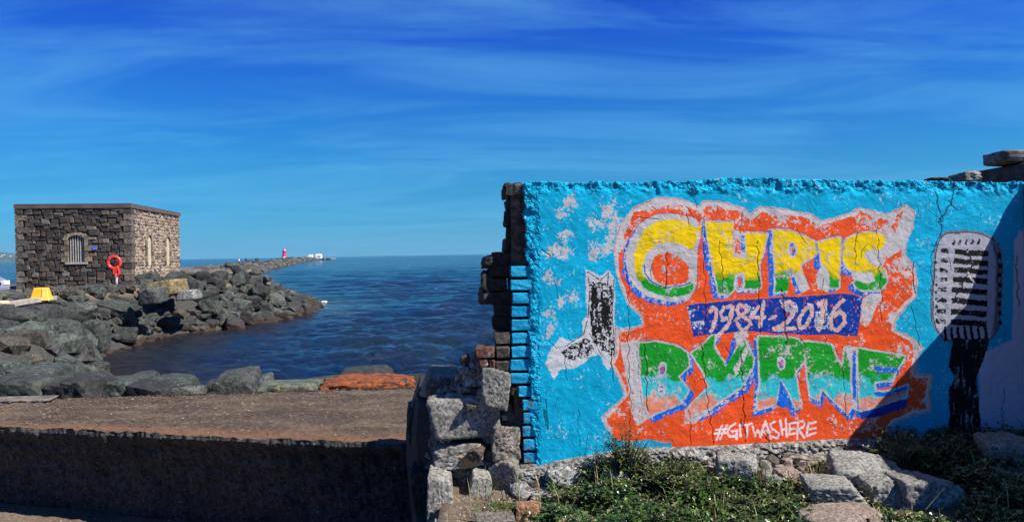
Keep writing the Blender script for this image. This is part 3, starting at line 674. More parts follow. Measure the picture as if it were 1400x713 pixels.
mb = MB(); mb.box(-1.2, 2.6, -7.5, -4.6, 0, 3.6); mb.build('entrance', M_lw, lt)
def small_house(px0, px1, py0, Y, dep, label, flat=False):
    a = atY(px0, py0, Y); b_ = atY(px1, py0, Y); h_ = a.z + 1.75; w_ = b_.x - a.x
    e = empty('harbour_building', (a.x, Y, -1.75), 0, label, 'building', 'white buildings on the breakwater')
    mb = MB(); mb.box(0, w_, 0, dep, 0, h_ * (1 if flat else .72)); mb.build('wall', M_lw, e)
    mb = MB()
    if flat: mb.box(-.15, w_ + .15, -.15, dep + .15, h_, h_ + .25)
    else:
        hz = h_ * .72; mb.add([(0 - .2, -.2, hz), (w_ + .2, -.2, hz), (w_ + .2, dep + .2, hz), (-.2, dep + .2, hz), (.2, dep / 2, h_), (w_ - .2, dep / 2, h_)], [(0, 1, 5, 4), (2, 3, 4, 5), (1, 2, 5), (3, 0, 4)])
    mb.build('roof', simple('roof_' + str(px0), (0.55, 0.56, 0.58), 0.7), e)
    mb = MB(); mb.box(w_ * .55, w_ * .75, -0.06, 0.0, h_ * .2, h_ * .5); mb.build('window', M_glass, e)
small_house(420.5, 423.2, 347.6, 850, 6, 'narrow white hut, left one of the pair on the breakwater', True)
small_house(424.0, 426.2, 347.8, 852, 6, 'narrow white hut right beside the first on the breakwater', True)
small_house(431, 438.5, 347.0, 860, 7, 'largest white building near the end of the visible breakwater')
mb = MB(); a = atY(386, 352, 1590); b_ = atY(452, 351.5, 1000)
mb.add([(a.x - 8, 1600, -3.6), (b_.x, 900, -3.6), (b_.x + 6, 915, -3.6), (a.x + 2, 1625, -3.6)] + [(a.x - 8, 1600, -1.4), (b_.x, 900, -1.9), (b_.x + 6, 915, -1.9), (a.x + 2, 1625, -1.4)],
       [(4, 5, 6, 7), (0, 1, 5, 4), (1, 2, 6, 5), (2, 3, 7, 6), (3, 0, 4, 7)]); tag(mb.build('far_pier', bpy.data.materials['far_riprap_c']), kind='structure')
pts = [(float(atY(x, 352, 900).x) + random.uniform(-2, 2), 900 + random.uniform(-10, 10), -2.6 + random.uniform(-.3, .9), random.uniform(1.6, 3.4)) for x in np.linspace(414, 456, 80)]
tag(rock_mass('pier_end_rocks', pts, [M_far[1], M_far[0], simple('bleached_rock', (0.42, 0.40, 0.37), 0.9)], 55), 'pale rocks beside the white buildings at the breakwater end', 'rocks', kind='stuff')
# people walking on the breakwater
def walker(px, Y, top, legs, label, stride=0.25):
    gp = atY(px, 361, Y); e = empty('person', (gp.x, Y, -1.70), R(100), label, 'person', 'walkers on the breakwater')
    J = {'hip': (0, 0, .95), 'chest': (0, 0, 1.30), 'neck': (0, 0, 1.48), 'head': (0, 0, 1.60), 'crown': (0, 0, 1.74), 'sl': (0, .19, 1.40), 'el': (-.05, .25, 1.12), 'hl': (.08, .26, .88), 'sr': (0, -.19, 1.40), 'er': (.05, -.25, 1.12), 'hr': (.2, -.26, .92),
         'kl': (stride * .55, .09, .50), 'al': (stride * .8, .09, .07), 'tl': (stride * .8 + .16, .10, .03), 'kr': (-stride * .3, -.09, .50), 'ar': (-stride, -.09, .09), 'tr': (-stride + .15, -.1, .03)}
    Rr = {'hip': .15, 'chest': .17, 'neck': .065, 'head': .10, 'crown': .085, 'sl': .075, 'el': .05, 'hl': .04, 'sr': .075, 'er': .05, 'hr': .04, 'kl': .075, 'al': .05, 'tl': .04, 'kr': .075, 'ar': .05, 'tr': .04}
    ks = list(J); E = [('hip', 'chest'), ('chest', 'neck'), ('neck', 'head'), ('head', 'crown'), ('chest', 'sl'), ('sl', 'el'), ('el', 'hl'), ('chest', 'sr'), ('sr', 'er'), ('er', 'hr'), ('hip', 'kl'), ('kl', 'al'), ('al', 'tl'), ('hip', 'kr'), ('kr', 'ar'), ('ar', 'tr')]
    me = bpy.data.meshes.new('person_body'); me.from_pydata([J[k] for k in ks], [(ks.index(a), ks.index(b_)) for a, b_ in E], []); me.materials.append(simple('clothing', legs, 0.8))
    o = link('body', me, e); sk = o.modifiers.new('skin', 'SKIN'); sl = me.skin_vertices[0].data
    for i, k in enumerate(ks): sl[i].radius = (Rr[k], Rr[k])
    sl[0].use_root = True; o.modifiers.new('sub', 'SUBSURF').levels = 1
    mb = MB(); mb.lathe([(.17, .88), (.19, 1.1), (.22, 1.36), (.14, 1.46), (.07, 1.5)], 12); mb.build('jacket', simple('jacket', top, 0.8), e, True)
    mb = MB(); mb.lathe([(.112, 1.60), (.118, 1.68), (.09, 1.76), (.01, 1.79)], 10); mb.build('hair', simple('hair', (0.03, 0.02, 0.015), 0.8), e, True)
walker(326.8, 215, (0.8, 0.8, 0.85), (0.02, 0.02, 0.03), 'person in a white top and dark trousers walking on the breakwater')
walker(336.5, 235, (0.02, 0.02, 0.06), (0.015, 0.015, 0.03), 'person in dark navy clothes walking right of the one in white')
walker(350.2, 250, (0.05, 0.04, 0.05), (0.02, 0.02, 0.02), 'left person of a close dark dressed pair on the breakwater')
walker(352.4, 252, (0.10, 0.05, 0.06), (0.02, 0.02, 0.03), 'right person of a close dark dressed pair on the breakwater')

# ================================================================ headland far left with houses
hp = []
for i in range(66):
    px = -420 + i * 8.5; y0 = 341 + 8 * (noise.noise(Vector((i * .13, 0, 0)))) * (1 if px < -20 else .1) + (max(0, px - 14) * 0.12 if px > 14 else 0) + (-(px + 20) * 0.0 if px < -20 else 0)
    if px < -330: y0 += (-330 - px) * 0.17
    p = atY(px, y0, 8000); hp.append((p.x, max(p.z, -3)))
V = []; 
for k, (dy, f_) in enumerate(((0, 0.0), (60, .28), (220, .62), (520, .9), (900, 1.0), (1700, .75), (2600, -.05))):
    for i, (x, z) in enumerate(hp): V.append((x * (1 + dy / 9000), 7500 + dy + 60 * noise.noise(Vector((i * .4, k, 2))), SEA - 2 + (z - SEA + 4) * f_ * (1 + .08 * noise.noise(Vector((i * .5, k * 1.3, 0))))))
m = simple('headland', (0.045, 0.07, 0.045), 0.95, scale=0.004, var=.5)
o = link('headland', mesh('headland', V, grid_faces(66, 7), m, True)); tag(o, kind='structure')
mb = MB()
for i in range(26):
    px = random.uniform(-60, 21); py = random.uniform(345.5, 352); p = atY(px, py, 7560 + (355 - py) * 34); s = random.uniform(5, 9)
    mb.box(p.x, p.x + s * 1.4, p.y - 90, p.y - 80, p.z - s, p.z)
tag(mb.build('distant_houses', M_lw), 'tiny white houses scattered on the far blue headland', 'houses', kind='stuff')
# white water where the swell meets the tip of the bank, a few whitecaps further out
M_foam = simple('foam', (0.8, 0.82, 0.84), 0.7, scale=3, var=.1)
def foam(px, py, w, h, k):
    mb = MB(); p = atZ(px, py, SEA + .12); n = 16
    for q in range(k):
        cx = p.x + random.uniform(-.5, .5) * w; cy = p.y + random.uniform(-.5, .5) * h; r_ = random.uniform(.06, .20) * w * .5
        V = [(cx, cy, SEA + .10)] + [(cx + r_ * math.cos(a) * random.uniform(.6, 1.2), cy + r_ * .8 * math.sin(a) * random.uniform(.6, 1.2), SEA + .05) for a in [2 * math.pi * i / n for i in range(n)]]
        mb.add(V, [(0, i + 1, (i + 1) % n + 1) for i in range(n)])
    return mb
tag(foam(440, 411, 1.1, .8, 14).build('surf', M_foam, None, True), 'white surf breaking at the tip of the boulder bank', 'surf', kind='stuff')
for px, py, w in ((556.5, 362.3, 2.0), (596, 393.3, 0.45)):
    tag(foam(px, py, w, w * .6, 5).build('whitecap', M_foam, None, True), 'small whitecap on the open sea', 'whitecap', 'whitecaps on the sea', 'stuff')
# ================================================================ mural painting, rasterised from outlines given in photograph pixels
U0, U1, ZB, ZT = -0.12, WLEN + 0.10, -1.62, 0.56       # extent of the paint map on the wall plane
TW, TH = 1900, 1180
rng = np.random.default_rng(21)
uu = U0 + (np.arange(TW) + 0.5) / TW * (U1 - U0); zz = ZB + (np.arange(TH) + 0.5) / TH * (ZT - ZB)
UG, ZG = np.meshgrid(uu, zz)
P3 = np.stack([W0.x + UG * WX.x, W0.y + UG * WX.y, ZG], -1)
PX, PY = project_np(P3)
TP = TW / 685.0                                        # texels per photograph pixel
wob = lambda c, a: a * (fbm((TH, TW), c * TP, c * TP, rng, 4) - 0.5) * 2
DX = PX + wob(16, 1.7); DY = PY + wob(16, 1.7)           # hand painted wobble
fineN = fbm((TH, TW), 2.6 * TP, 2.6 * TP, rng, 4, 0.85); medN = fbm((TH, TW), 14 * TP, 14 * TP, rng, 5, 0.62); bigN = fbm((TH, TW), 60 * TP, 60 * TP, rng, 4)
streakN = fbm((TH, TW), 3 * TP, 22 * TP, rng, 4, 0.6)
IMG = np.zeros((TH, TW, 3), np.float32); HT = np.zeros((TH, TW), np.float32)
def sdf(poly, closed=True, margin=14):
    P = np.array(poly, float); x0, y0 = P.min(0) - margin; x1, y1 = P.max(0) + margin
    cols = np.where((PX.max(0) > x0) & (PX.min(0) < x1))[0]; rws = np.where((PY.max(1) > y0) & (PY.min(1) < y1))[0]
    if len(cols) == 0 or len(rws) == 0: return None
    sl = (slice(rws[0], rws[-1] + 1), slice(cols[0], cols[-1] + 1)); X = DX[sl]; Y = DY[sl]
    d = np.full(X.shape, 1e9, np.float32); ins = np.zeros(X.shape, bool); n = len(P)
    for i in range(n if closed else n - 1):
        (ax, ay), (bx, by) = P[i], P[(i + 1) % n]; ex, ey = bx - ax, by - ay; L = ex * ex + ey * ey + 1e-9
        t = np.clip(((X - ax) * ex + (Y - ay) * ey) / L, 0, 1); d = np.minimum(d, (X - ax - t * ex) ** 2 + (Y - ay - t * ey) ** 2)
        if closed:
            c = (ay > Y) != (by > Y); ins ^= c & (X < (bx - ax) * (Y - ay) / (ey if ey else 1e-9) + ax)
    d = np.sqrt(d); return sl, np.where(ins, -d, d) if closed else d
def smooth(poly, k=2):                                 # Chaikin corner cutting for the round shapes
    for _ in range(k):
        q = []
        for i in range(len(poly)):
            a, b_ = np.array(poly[i], float), np.array(poly[(i + 1) % len(poly)], float); q += [tuple(a * .75 + b_ * .25), tuple(a * .25 + b_ * .75)]
        poly = q
    return poly
def lin(c): return tuple((x / 255.0 / 12.92) if x <= 10 else ((x / 255.0 + 0.055) / 1.055) ** 2.4 for x in c)
def paint(sl, a, col):
    a = np.clip(a, 0, 1)[..., None]; col = np.asarray(col, np.float32)
    IMG[sl] = IMG[sl] * (1 - a) + col * a
def fill(poly, col, grow=0.0, wear=None, edge=1.2, dx=0, dy=0):
    r_ = sdf([(x + dx, y + dy) for x, y in poly], margin=14 + grow)
    if r_ is None: return
    sl, d = r_; a = (grow - d + (fineN[sl] - .5) * 3.4) * edge * 1.3 + .5
    if wear is not None:
        th, nz_ = wear; a = np.minimum(a, (nz_[sl] - th) * 14 + .5)
    paint(sl, a, col(sl) if callable(col) else col); return sl, d
WHT = lin((192, 188, 187)); ORG = lin((232, 84, 36)); CY = lin((4, 166, 204)); BLU = lin((10, 102, 205)); NAV = lin((4, 58, 150)); YEL = lin((238, 200, 12)); GRN = lin((22, 150, 40))
TEAL = lin((52, 186, 196)); PNK = lin((228, 134, 104)); PINKW = lin((226, 160, 150)); BLK = lin((26, 26, 28))
full = (slice(0, TH), slice(0, TW))
base = np.array(CY) * (0.82 + 0.36 * bigN + 0.22 * (medN - .5))[..., None]
IMG[:] = base
paint(full, (fineN - 0.63) * 9 * (medN > .5), np.array(lin((60, 190, 225))))
paint(full, ((fineN * .6 + medN * .4) - 0.675 + .03 * (bigN - .5)) * 30, WHT)                       # flaked flecks
# drips and patches worn down to the white ground coat
for P_ in ([(798, 300), (812, 294), (826, 300), (824, 312), (808, 314)], [(843, 289), (846, 300), (838, 318), (832, 344), (826, 347), (828, 326), (836, 304)],
           [(806, 332), (818, 328), (822, 340), (810, 353), (804, 346)], [(752, 346), (762, 338), (784, 341), (776, 348)], [(763, 408), (770, 404), (768, 418)],
           [(777, 402), (786, 396), (788, 404), (780, 412)], [(748, 428), (758, 427), (756, 433)], [(771, 320), (776, 318), (774, 326)], [(745, 380), (752, 376), (758, 384), (748, 388)],
           [(828, 288), (840, 276), (846, 280), (834, 292)], [(776, 272), (782, 272), (780, 282)], [(762, 292), (768, 290), (766, 300)], [(745, 456), (754, 450), (756, 462), (748, 466)]):
    sl, d = sdf(P_, margin=12); paint(sl, ((1.5 - d) * .22 + (fineN[sl] - .5) * 7 + (medN[sl] - .5) * 6) * 2.2, np.array(WHT) * .96)
# right hand end: old off-white coat
fill([(1341, 505), (1349, 482), (1368, 474), (1386, 466), (1390, 330), (1396, 318), (1420, 318), (1420, 610), (1341, 604)], lin((186, 184, 204)), 3, edge=.3)
# grey and black remnant on the left
rem = [(802, 371), (812, 374), (821, 381), (831, 372), (839, 381), (838, 439), (842, 489), (831, 503), (821, 480), (805, 487), (788, 500), (764, 503), (757, 516), (747, 497), (752, 482), (766, 463), (782, 468), (800, 456), (798, 439), (806, 431), (803, 400)]
fill(rem, lin((196, 196, 198)), 2, edge=.8)
fill([(807, 385), (836, 390), (836, 440), (840, 490), (826, 478), (812, 470), (808, 430)], BLK, 1, wear=(0.47, fineN * .6 + streakN * .4))
fill([(768, 480), (800, 462), (815, 470), (806, 483), (780, 492)], BLK, 1, wear=(0.50, fineN * .7 + streakN * .3))
fill([(812, 405), (834, 405), (836, 450), (816, 455)], BLK, 0, wear=(0.38, streakN * .5 + fineN * .5))
for q in ([(803, 372), (806, 395), (805, 430), (799, 455), (770, 475)], [(840, 380), (836, 430), (842, 490)], [(803, 372), (813, 378), (821, 384), (831, 374)], [(831, 373), (832, 480)]):
    sl, d = sdf(q, False); paint(sl, np.minimum((1.1 - d) * 1.2, (fineN[sl] - .36) * 12), BLK)
# orange field with its chalky white border
BLOB = [(839, 336), (848, 305), (865, 285), (896, 270), (921, 270), (941, 275), (954, 282), (961, 275), (984, 275), (1017, 283), (1026, 294), (1032, 288), (1040, 283), (1073, 286), (1108, 292), (1123, 302), (1153, 293), (1176, 284),
        (1194, 287), (1211, 294), (1239, 279), (1251, 290), (1247, 313), (1239, 331), (1238, 348), (1250, 364), (1254, 384), (1251, 406), (1232, 427), (1224, 438), (1223, 450), (1247, 462), (1262, 474), (1252, 494), (1251, 510), (1273, 511),
        (1271, 562), (1250, 566), (1220, 577), (1206, 600), (1130, 604), (1040, 611), (924, 615), (918, 601), (888, 597), (864, 600), (845, 598), (831, 587), (821, 571), (837, 557), (853, 540), (845, 514), (833, 497), (841, 484), (842, 470),
        (840, 448), (862, 448), (878, 444), (876, 433), (858, 416), (848, 391), (841, 361)]
sl, d = fill(BLOB, WHT, 0.5)
def orange(sl): return np.array(ORG) * (0.86 + 0.28 * medN[sl] + .10 * (bigN[sl] - .5))[..., None]
topw = np.clip((335 - PY[sl]) / 50, 0, 1) + 0.9 * np.clip(1 - np.abs(PX[sl] - 1232) / 24, 0, 1) * (PY[sl] < 372)
leftC = np.clip(1 - np.abs(PX[sl] - 853) / 12, 0, 1) * (PY[sl] < 345)
thr = 2.0 + 5.5 * topw + 5 * leftC + 3.2 * np.clip((868 - PX[sl]) / 30, 0, 1) + 3 * np.clip((PX[sl] - 1150) / 80, 0, 1) * (PY[sl] > 390)
low = np.clip((PY[sl] - 585) / 12, 0, 1); thr = thr * (1 - low) - 3 * low
a = (-d - thr * (0.3 + 1.5 * medN[sl])) * .9
mixn = fineN[sl] * .45 + medN[sl] * .55
wearO = 0.665 - 0.11 * np.clip(topw + leftC, 0, 1) - 0.07 * np.clip(1 - (-d) / 30, 0, 1) * (low < .5) - 0.05 * (PX[sl] > 1170) + .06 * low
a = np.minimum(a, (wearO - mixn) * 30 + .5)
paint(sl, a, orange(sl))
paint(sl, np.minimum(np.minimum((1.3 - np.abs(d + .8)) * .9, 1) * .8, (fineN[sl] - .42) * 9), np.array(ORG) * .8)
# letters: blue side, white outline, then fill
Cc = [(958, 308), (946, 341), (935, 334), (925, 331), (912, 330), (900, 333), (888, 341), (879, 352), (877, 365), (880, 376), (888, 386), (900, 392), (915, 395), (930, 394), (946, 388), (949, 396), (940, 401), (925, 404), (908, 405), (893, 400), (880, 391), (871, 378), (867, 362), (868, 345), (873, 328), (881, 316), (893, 306), (908, 301), (925, 300), (940, 304), (947, 312)]
CD = smooth([(908, 294), (935, 297), (957, 304), (950, 345), (949, 395), (938, 406), (908, 410), (885, 402), (868, 388), (859, 365), (860, 338), (872, 312), (888, 299)], 2)
H_ = [(965, 303), (1000, 305), (1001, 352), (1021, 354), (1020, 319), (1047, 321), (1043, 345), (1037, 362), (1038, 393), (1018, 393), (1018, 372), (1004, 374), (1002, 395), (996, 400), (983, 399), (976, 365)]
R_ = [(1057, 315), (1075, 315), (1099, 323), (1113, 331), (1115, 346), (1100, 356), (1092, 362), (1102, 391), (1096, 395), (1084, 368), (1079, 364), (1078, 396), (1060, 398), (1061, 364)]
I_ = [(1119, 331), (1148, 325), (1146, 392), (1135, 392), (1127, 378), (1132, 366), (1123, 361)]
S_ = smooth([(1212, 325), (1206, 342), (1190, 340), (1182, 346), (1183, 355), (1195, 362), (1208, 369), (1212, 379), (1208, 391), (1200, 396), (1176, 395), (1167, 388), (1172, 384), (1185, 387), (1195, 384), (1196, 375), (1187, 371), (1166, 371), (1156, 362), (1152, 346), (1155, 330), (1172, 319), (1195, 318)], 1)
B_ = [(875, 469), (893, 467), (921, 472), (938, 482), (940, 500), (926, 514), (940, 533), (932, 548), (888, 567), (881, 550), (876, 514)]
Y_ = [(946, 483), (977, 458), (974, 472), (991, 501), (1016, 464), (1029, 489), (1027, 502), (1013, 528), (967, 559), (941, 569), (938, 561), (971, 528), (960, 503)]
R2 = [(1037, 461), (1065, 460), (1090, 464), (1101, 476), (1099, 491), (1086, 507), (1094, 552), (1088, 558), (1081, 540), (1067, 516), (1060, 550), (1036, 558), (1040, 520)]
N_ = [(1098, 467), (1135, 472), (1152, 506), (1155, 475), (1161, 473), (1164, 553), (1158, 562), (1145, 550), (1122, 527), (1118, 545), (1108, 540), (1103, 500)]
E_ = [(1173, 477), (1236, 487), (1227, 503), (1198, 499), (1195, 507), (1222, 509), (1218, 519), (1194, 520), (1196, 536), (1215, 535), (1240, 527), (1238, 541), (1205, 552), (1177, 560)]
bw = fineN * .65 + streakN * .35
for L_, o_ in ((CD, (-5, 6)), (H_, (-7, 4)), (R_, (-7, 4)), (I_, (-7, 3)), (S_, (-6, 5)), (Y_, (6, 6)), (B_, (5, 6)), (R2, (-4, 7)), (N_, (3, 8)), (E_, (-3, 7))):
    fill(L_, WHT, 4.2, dx=o_[0] * .6, dy=o_[1] * .6); fill(L_, BLU, 3.6, wear=(0.47 if L_ in (CD, H_, Y_) else 0.41, bw), dx=o_[0], dy=o_[1])
fill([(850, 470), (872, 466), (880, 520), (888, 566), (872, 579), (866, 562), (858, 512)], WHT, 2.5, wear=(.30, fineN))
fill([(887, 567), (932, 549), (941, 534), (944, 540), (936, 553), (889, 575)], BLU, 0.5, wear=(.34, bw))
fill([(938, 562), (966, 560), (950, 577), (936, 578)], WHT, 2, wear=(.42, fineN))
fill([(1176, 563), (1205, 557), (1240, 544), (1238, 556), (1202, 568), (1178, 572)], NAV, 1)
for L_ in (CD, H_, R_, I_, S_, B_, Y_, R2, N_, E_): fill(L_, np.array(WHT) * .93, 3.2, wear=(0.33, fineN))
for L_ in (CD, H_, R_, I_, S_, B_, Y_, R2, N_, E_):                                  # thin blue keyline broken by wear
    sl, d = sdf(L_); paint(sl, np.minimum((0.8 - np.abs(d - 3.9)) * 1.3, (fineN[sl] - .49) * 12), NAV)
def chris(sl):
    y = PY[sl] + (medN[sl] - .5) * 26 - (PX[sl] - 1000) * -0.01; t_ = np.clip((y - 371) / 9, 0, 1)[..., None]; return np.array(YEL) * (1 - t_) + np.array(GRN) * t_ * (.85 + .3 * medN[sl])[..., None]
def byrne(sl):
    y = PY[sl] + (medN[sl] - .5) * 34; t1 = np.clip((y - 514) / 5, 0, 1)[..., None]; t2 = np.clip((y - 541) / 6, 0, 1)[..., None]
    c = np.array(GRN) * (1 - t1) + np.array(TEAL) * t1; return c * (1 - t2) + np.array(PNK) * t2
wf = fineN * .45 + medN * .55
WI = 1 - wf
for L_ in (Cc, H_, R_, I_, S_): fill(L_, chris, 0.8, wear=(0.355, WI))
for L_ in (B_, Y_, R2, N_, E_): fill(L_, byrne, 0.6, wear=(0.375, WI))
fill(smooth([(892, 352), (903, 346), (915, 344), (928, 350), (936, 358), (943, 367), (941, 385), (930, 389), (912, 391), (897, 385), (890, 370)], 1), orange, 0, wear=(.40, WI))
fill([(880, 396), (950, 389), (948, 402), (915, 407), (893, 402)], GRN, -2.5, wear=(.44, WI))
for q in ([(900, 390), (912, 393), (930, 391), (944, 386)], [(880, 362), (883, 374), (890, 384), (902, 391)]):
    sl, d = sdf(q, False); paint(sl, (1.1 - d) * 1.2, NAV)
for c_, rx, ry, rot in (((1083, 341), 4.6, 9.5, .2), ((1011, 386), 6, 11, 0), ((905, 504), 4.5, 9, -.3), ((905, 532), 3.8, 7, -.3), ((1068, 496), 4.5, 8, .2)):
    P_ = [(c_[0] + rx * math.cos(a_) + ry * .3 * rot * math.sin(a_), c_[1] + ry * math.sin(a_)) for a_ in np.linspace(0, 6.28, 14)[:-1]]
    fill(P_, WHT, 1.6); fill(P_, BLU, -1.2, wear=(.45, fineN)); fill([(x, y) for x, y in P_], ORG, -3.2)
fill([(1004, 318), (1017, 320), (1017, 350), (1005, 349)], WHT, 2.5); fill([(1004, 326), (1011, 326), (1012, 347), (1005, 347)], ORG, 0, wear=(.42, fineN))
fill([(1011, 322), (1018, 321), (1018, 346), (1013, 344)], BLU, -.3, wear=(.5, fineN))
fill([(1092, 372), (1104, 394), (1098, 397), (1088, 376)], WHT, 2.2); fill([(1080, 380), (1086, 398), (1078, 400)], ORG, 1)
fill([(1124, 366), (1131, 374), (1130, 396), (1119, 392), (1117, 378)], WHT, 2.5, wear=(.3, fineN))
fill([(1187, 344), (1200, 345), (1206, 346), (1205, 362), (1193, 358), (1184, 350)], WHT, 2.2); fill([(1166, 374), (1192, 373), (1194, 382), (1180, 386), (1166, 380)], WHT, 1.5)
sl, d = sdf([(1184, 335), (1178, 342), (1178, 352)], False); paint(sl, (1.0 - d) * 1.3, GRN)
fill([(1213, 322), (1222, 300), (1240, 288), (1246, 300), (1240, 332), (1226, 345), (1214, 352), (1207, 345)], WHT, 1, wear=(.22, medN))
fill([(1218, 312), (1226, 294), (1234, 288), (1230, 300), (1222, 320)], ORG, 0, wear=(.48, fineN))
fill([(1190, 402), (1206, 404), (1196, 420), (1190, 436), (1184, 446), (1176, 440), (1178, 410)], WHT, 1.5, wear=(.38, medN * .5 + fineN * .5))
fill([(974, 472), (991, 501), (1002, 486), (1000, 462), (984, 460)], ORG, -3.5)
fill([(1000, 463), (1010, 462), (995, 496), (991, 497)], BLU, 0.2, wear=(.36, bw)); fill([(1004, 452), (1012, 440), (1022, 458), (1016, 464), (1008, 470)], WHT, 2, wear=(.36, fineN))
fill([(1067, 519), (1084, 561), (1062, 553)], BLU, 0, wear=(.3, bw)); fill([(1196, 501), (1226, 504), (1222, 509), (1200, 508)], BLU, 1.2, wear=(.4, fineN))
fill([(1003, 502), (1022, 470), (1024, 476), (1006, 512)], WHT, 1, wear=(.4, bw))
fill([(1154, 474), (1163, 474), (1171, 474), (1171, 560), (1165, 556), (1162, 500)], WHT, .8, wear=(.36, bw)); fill([(1165, 480), (1169, 480), (1170, 545), (1166, 545)], BLU, 0.5, wear=(.38, bw))
fill([(1198, 546), (1240, 530), (1238, 536), (1200, 551)], PNK, 0); fill([(1195, 536), (1215, 536), (1240, 527), (1240, 531), (1214, 541), (1198, 541)], BLU, .4, wear=(.35, bw))
# banner with the dates
BN = [(938, 417), (1001, 409), (1069, 406), (1153, 401), (1180, 405), (1172, 459), (1091, 457), (1019, 452), (948, 460)]
fill(BN, lambda sl: np.array(NAV) * (.9 + .25 * medN[sl])[..., None], 0, wear=(.335, 1 - (fineN * .75 + streakN * .25)))
sl, d = sdf([(936, 417), (1001, 408), (1069, 405), (1155, 400)], False); paint(sl, (1.0 - d) * 1.2, lin((225, 120, 60)))
def z5(L_): return [(930 + x / 5.6, 390 + y / 5.6) for x, y in L_]
def stroke(P_, w, col, wear=None):
    r_ = sdf(P_, False, 8)
    if r_ is None: return
    sl, d = r_; a = (w - d + (fineN[sl] - .5) * 2.2) * 1.4 + .5
    if wear is not None: a = np.minimum(a, (wear[1][sl] - wear[0]) * 14 + .5)
    paint(sl, a, col)
DIG = [([(228, 192), (244, 165), (272, 188), (268, 250), (252, 320), (234, 350)], 2.2), ([(385, 150), (335, 165), (308, 215), (325, 262), (375, 240), (400, 160), (392, 240), (355, 320), (290, 385)], 2.1),
       ([(500, 160), (455, 140), (430, 180), (455, 225), (515, 255), (530, 295), (502, 330)], 2.2), ([(505, 150), (505, 195), (440, 245), (425, 270), (450, 310), (480, 360)], 2.0),
       ([(592, 165), (535, 240), (600, 246), (642, 240)], 2.0), ([(632, 125), (620, 210), (606, 310)], 2.2), ([(684, 256), (734, 240)], 1.6),
       ([(790, 160), (835, 128), (872, 165), (850, 240), (790, 300), (722, 328), (800, 338), (872, 328)], 2.5), ([(985, 145), (940, 195), (905, 270), (918, 325), (965, 300), (1005, 225), (1000, 160), (980, 145)], 2.2),
       ([(1062, 145), (1098, 118), (1096, 200), (1085, 260), (1062, 330)], 3.4), ([(1245, 112), (1180, 175), (1150, 260), (1162, 335), (1205, 345), (1255, 285), (1256, 225), (1215, 195), (1165, 240)], 2.3)]
for q, w in DIG: stroke(z5(q), w * 1.25, WHT, (.44, fineN)); stroke(z5(q), w, PINKW, None)
for q, w in DIG: stroke(z5(q), w * .9, WHT, (.53, fineN))
for P_ in ([(1022, 418), (1030, 420), (1026, 434)], [(1066, 410), (1088, 414), (1090, 430), (1074, 424)], [(1116, 425), (1134, 428), (1132, 450), (1114, 448)], [(940, 420), (952, 424), (944, 440)], [(946, 440), (964, 438), (958, 450), (948, 448)]):
    fill(P_, WHT, 0.5, wear=(.47, fineN))
def z8(L_): return [(960 + x / 8.235, 560 + y / 8.235) for x, y in L_]
for q in ([(215, 168), (155, 338)], [(268, 172), (198, 328)], [(150, 222), (272, 208)], [(134, 268), (262, 255)], [(370, 150), (305, 190), (278, 250), (308, 302), (372, 292), (388, 228), (328, 236)], [(382, 235), (378, 328)],
          [(425, 165), (426, 292)], [(450, 168), (562, 155)], [(512, 165), (496, 302)], [(570, 185), (592, 295), (626, 222), (652, 302), (690, 160)], [(655, 305), (706, 115), (772, 318)], [(682, 245), (748, 245)],
          [(822, 130), (764, 150), (770, 190), (862, 262), (846, 315), (790, 296)], [(880, 112), (896, 272)], [(940, 100), (946, 305)], [(890, 228), (946, 206)], [(1050, 135), (985, 152), (974, 280), (1042, 260)], [(980, 216), (1042, 205)],
          [(1080, 130), (1070, 322)], [(1072, 140), (1130, 118), (1156, 150), (1140, 188), (1085, 212), (1152, 312)], [(1272, 130), (1196, 150), (1180, 292), (1276, 258)], [(1186, 216), (1272, 205)]):
    stroke(z8(q), 1.5, lin((240, 205, 205)))
# the microphone
MIC = smooth([(1284, 326), (1296, 318), (1325, 317), (1352, 323), (1367, 338), (1368, 385), (1366, 443), (1351, 467), (1320, 469), (1289, 464), (1274, 443), (1275, 395), (1278, 348)], 1)
fill(MIC, lin((110, 112, 122)), 3.2, wear=(.4, fineN)); fill(MIC, lin((168, 168, 180)), 0.5)
sl, d = sdf(MIC); paint(sl, np.minimum(1, np.clip(1 - np.abs(d + 4) / 5, 0, 1)) * np.clip((PX[sl] - 1352) / 8, 0, .85), BLK)
def zm(L_): return [(1260 + x / 4.193, 300 + y / 4.194) for x, y in L_]
for k, y in enumerate((168, 222, 274, 328, 388, 450, 512, 570)):
    x0 = 190 - k * 4; x1 = 382 - k * 2
    fill(zm([(x0, y), (x1, y + 14), (x1 - 2, y + 46), (x0, y + 30)]), BLK, .2, wear=(.24, fineN))
    x1 = 154 - k * 3; fill(zm([(112 - k * 5, y - 2), (x1, y), (x1, y + 28), (108 - k * 5, y + 24)]), BLK, -.4, wear=(.40, fineN))
for x in (182, 215, 250, 285, 322): fill(zm([(x, 112), (x + 12, 116), (x + 4, 148), (x - 12, 142)]), BLK, -.3, wear=(.36, fineN))
for x in (120, 160, 198, 236, 275, 316, 356): fill(zm([(x, 612), (x + 14, 614), (x + 22, 690), (x + 4, 696)]), BLK, 0)
for k in range(9): fill(zm([(66 + 2 * k % 9, 240 + k * 42), (84, 236 + k * 42), (90, 252 + k * 42), (70, 260 + k * 42)]), BLK, -.6, wear=(.44, fineN))
for k in range(8): fill(zm([(440, 200 + k * 55), (452, 198 + k * 55), (454, 215 + k * 55), (442, 217 + k * 55)]), BLK, 1.2)
for q in ([(300, 240), (255, 330), (180, 470)], [(215, 370), (280, 430), (300, 380)], [(260, 170), (290, 260), (310, 300)]): stroke(zm(q), .9, BLK, (.4, fineN))
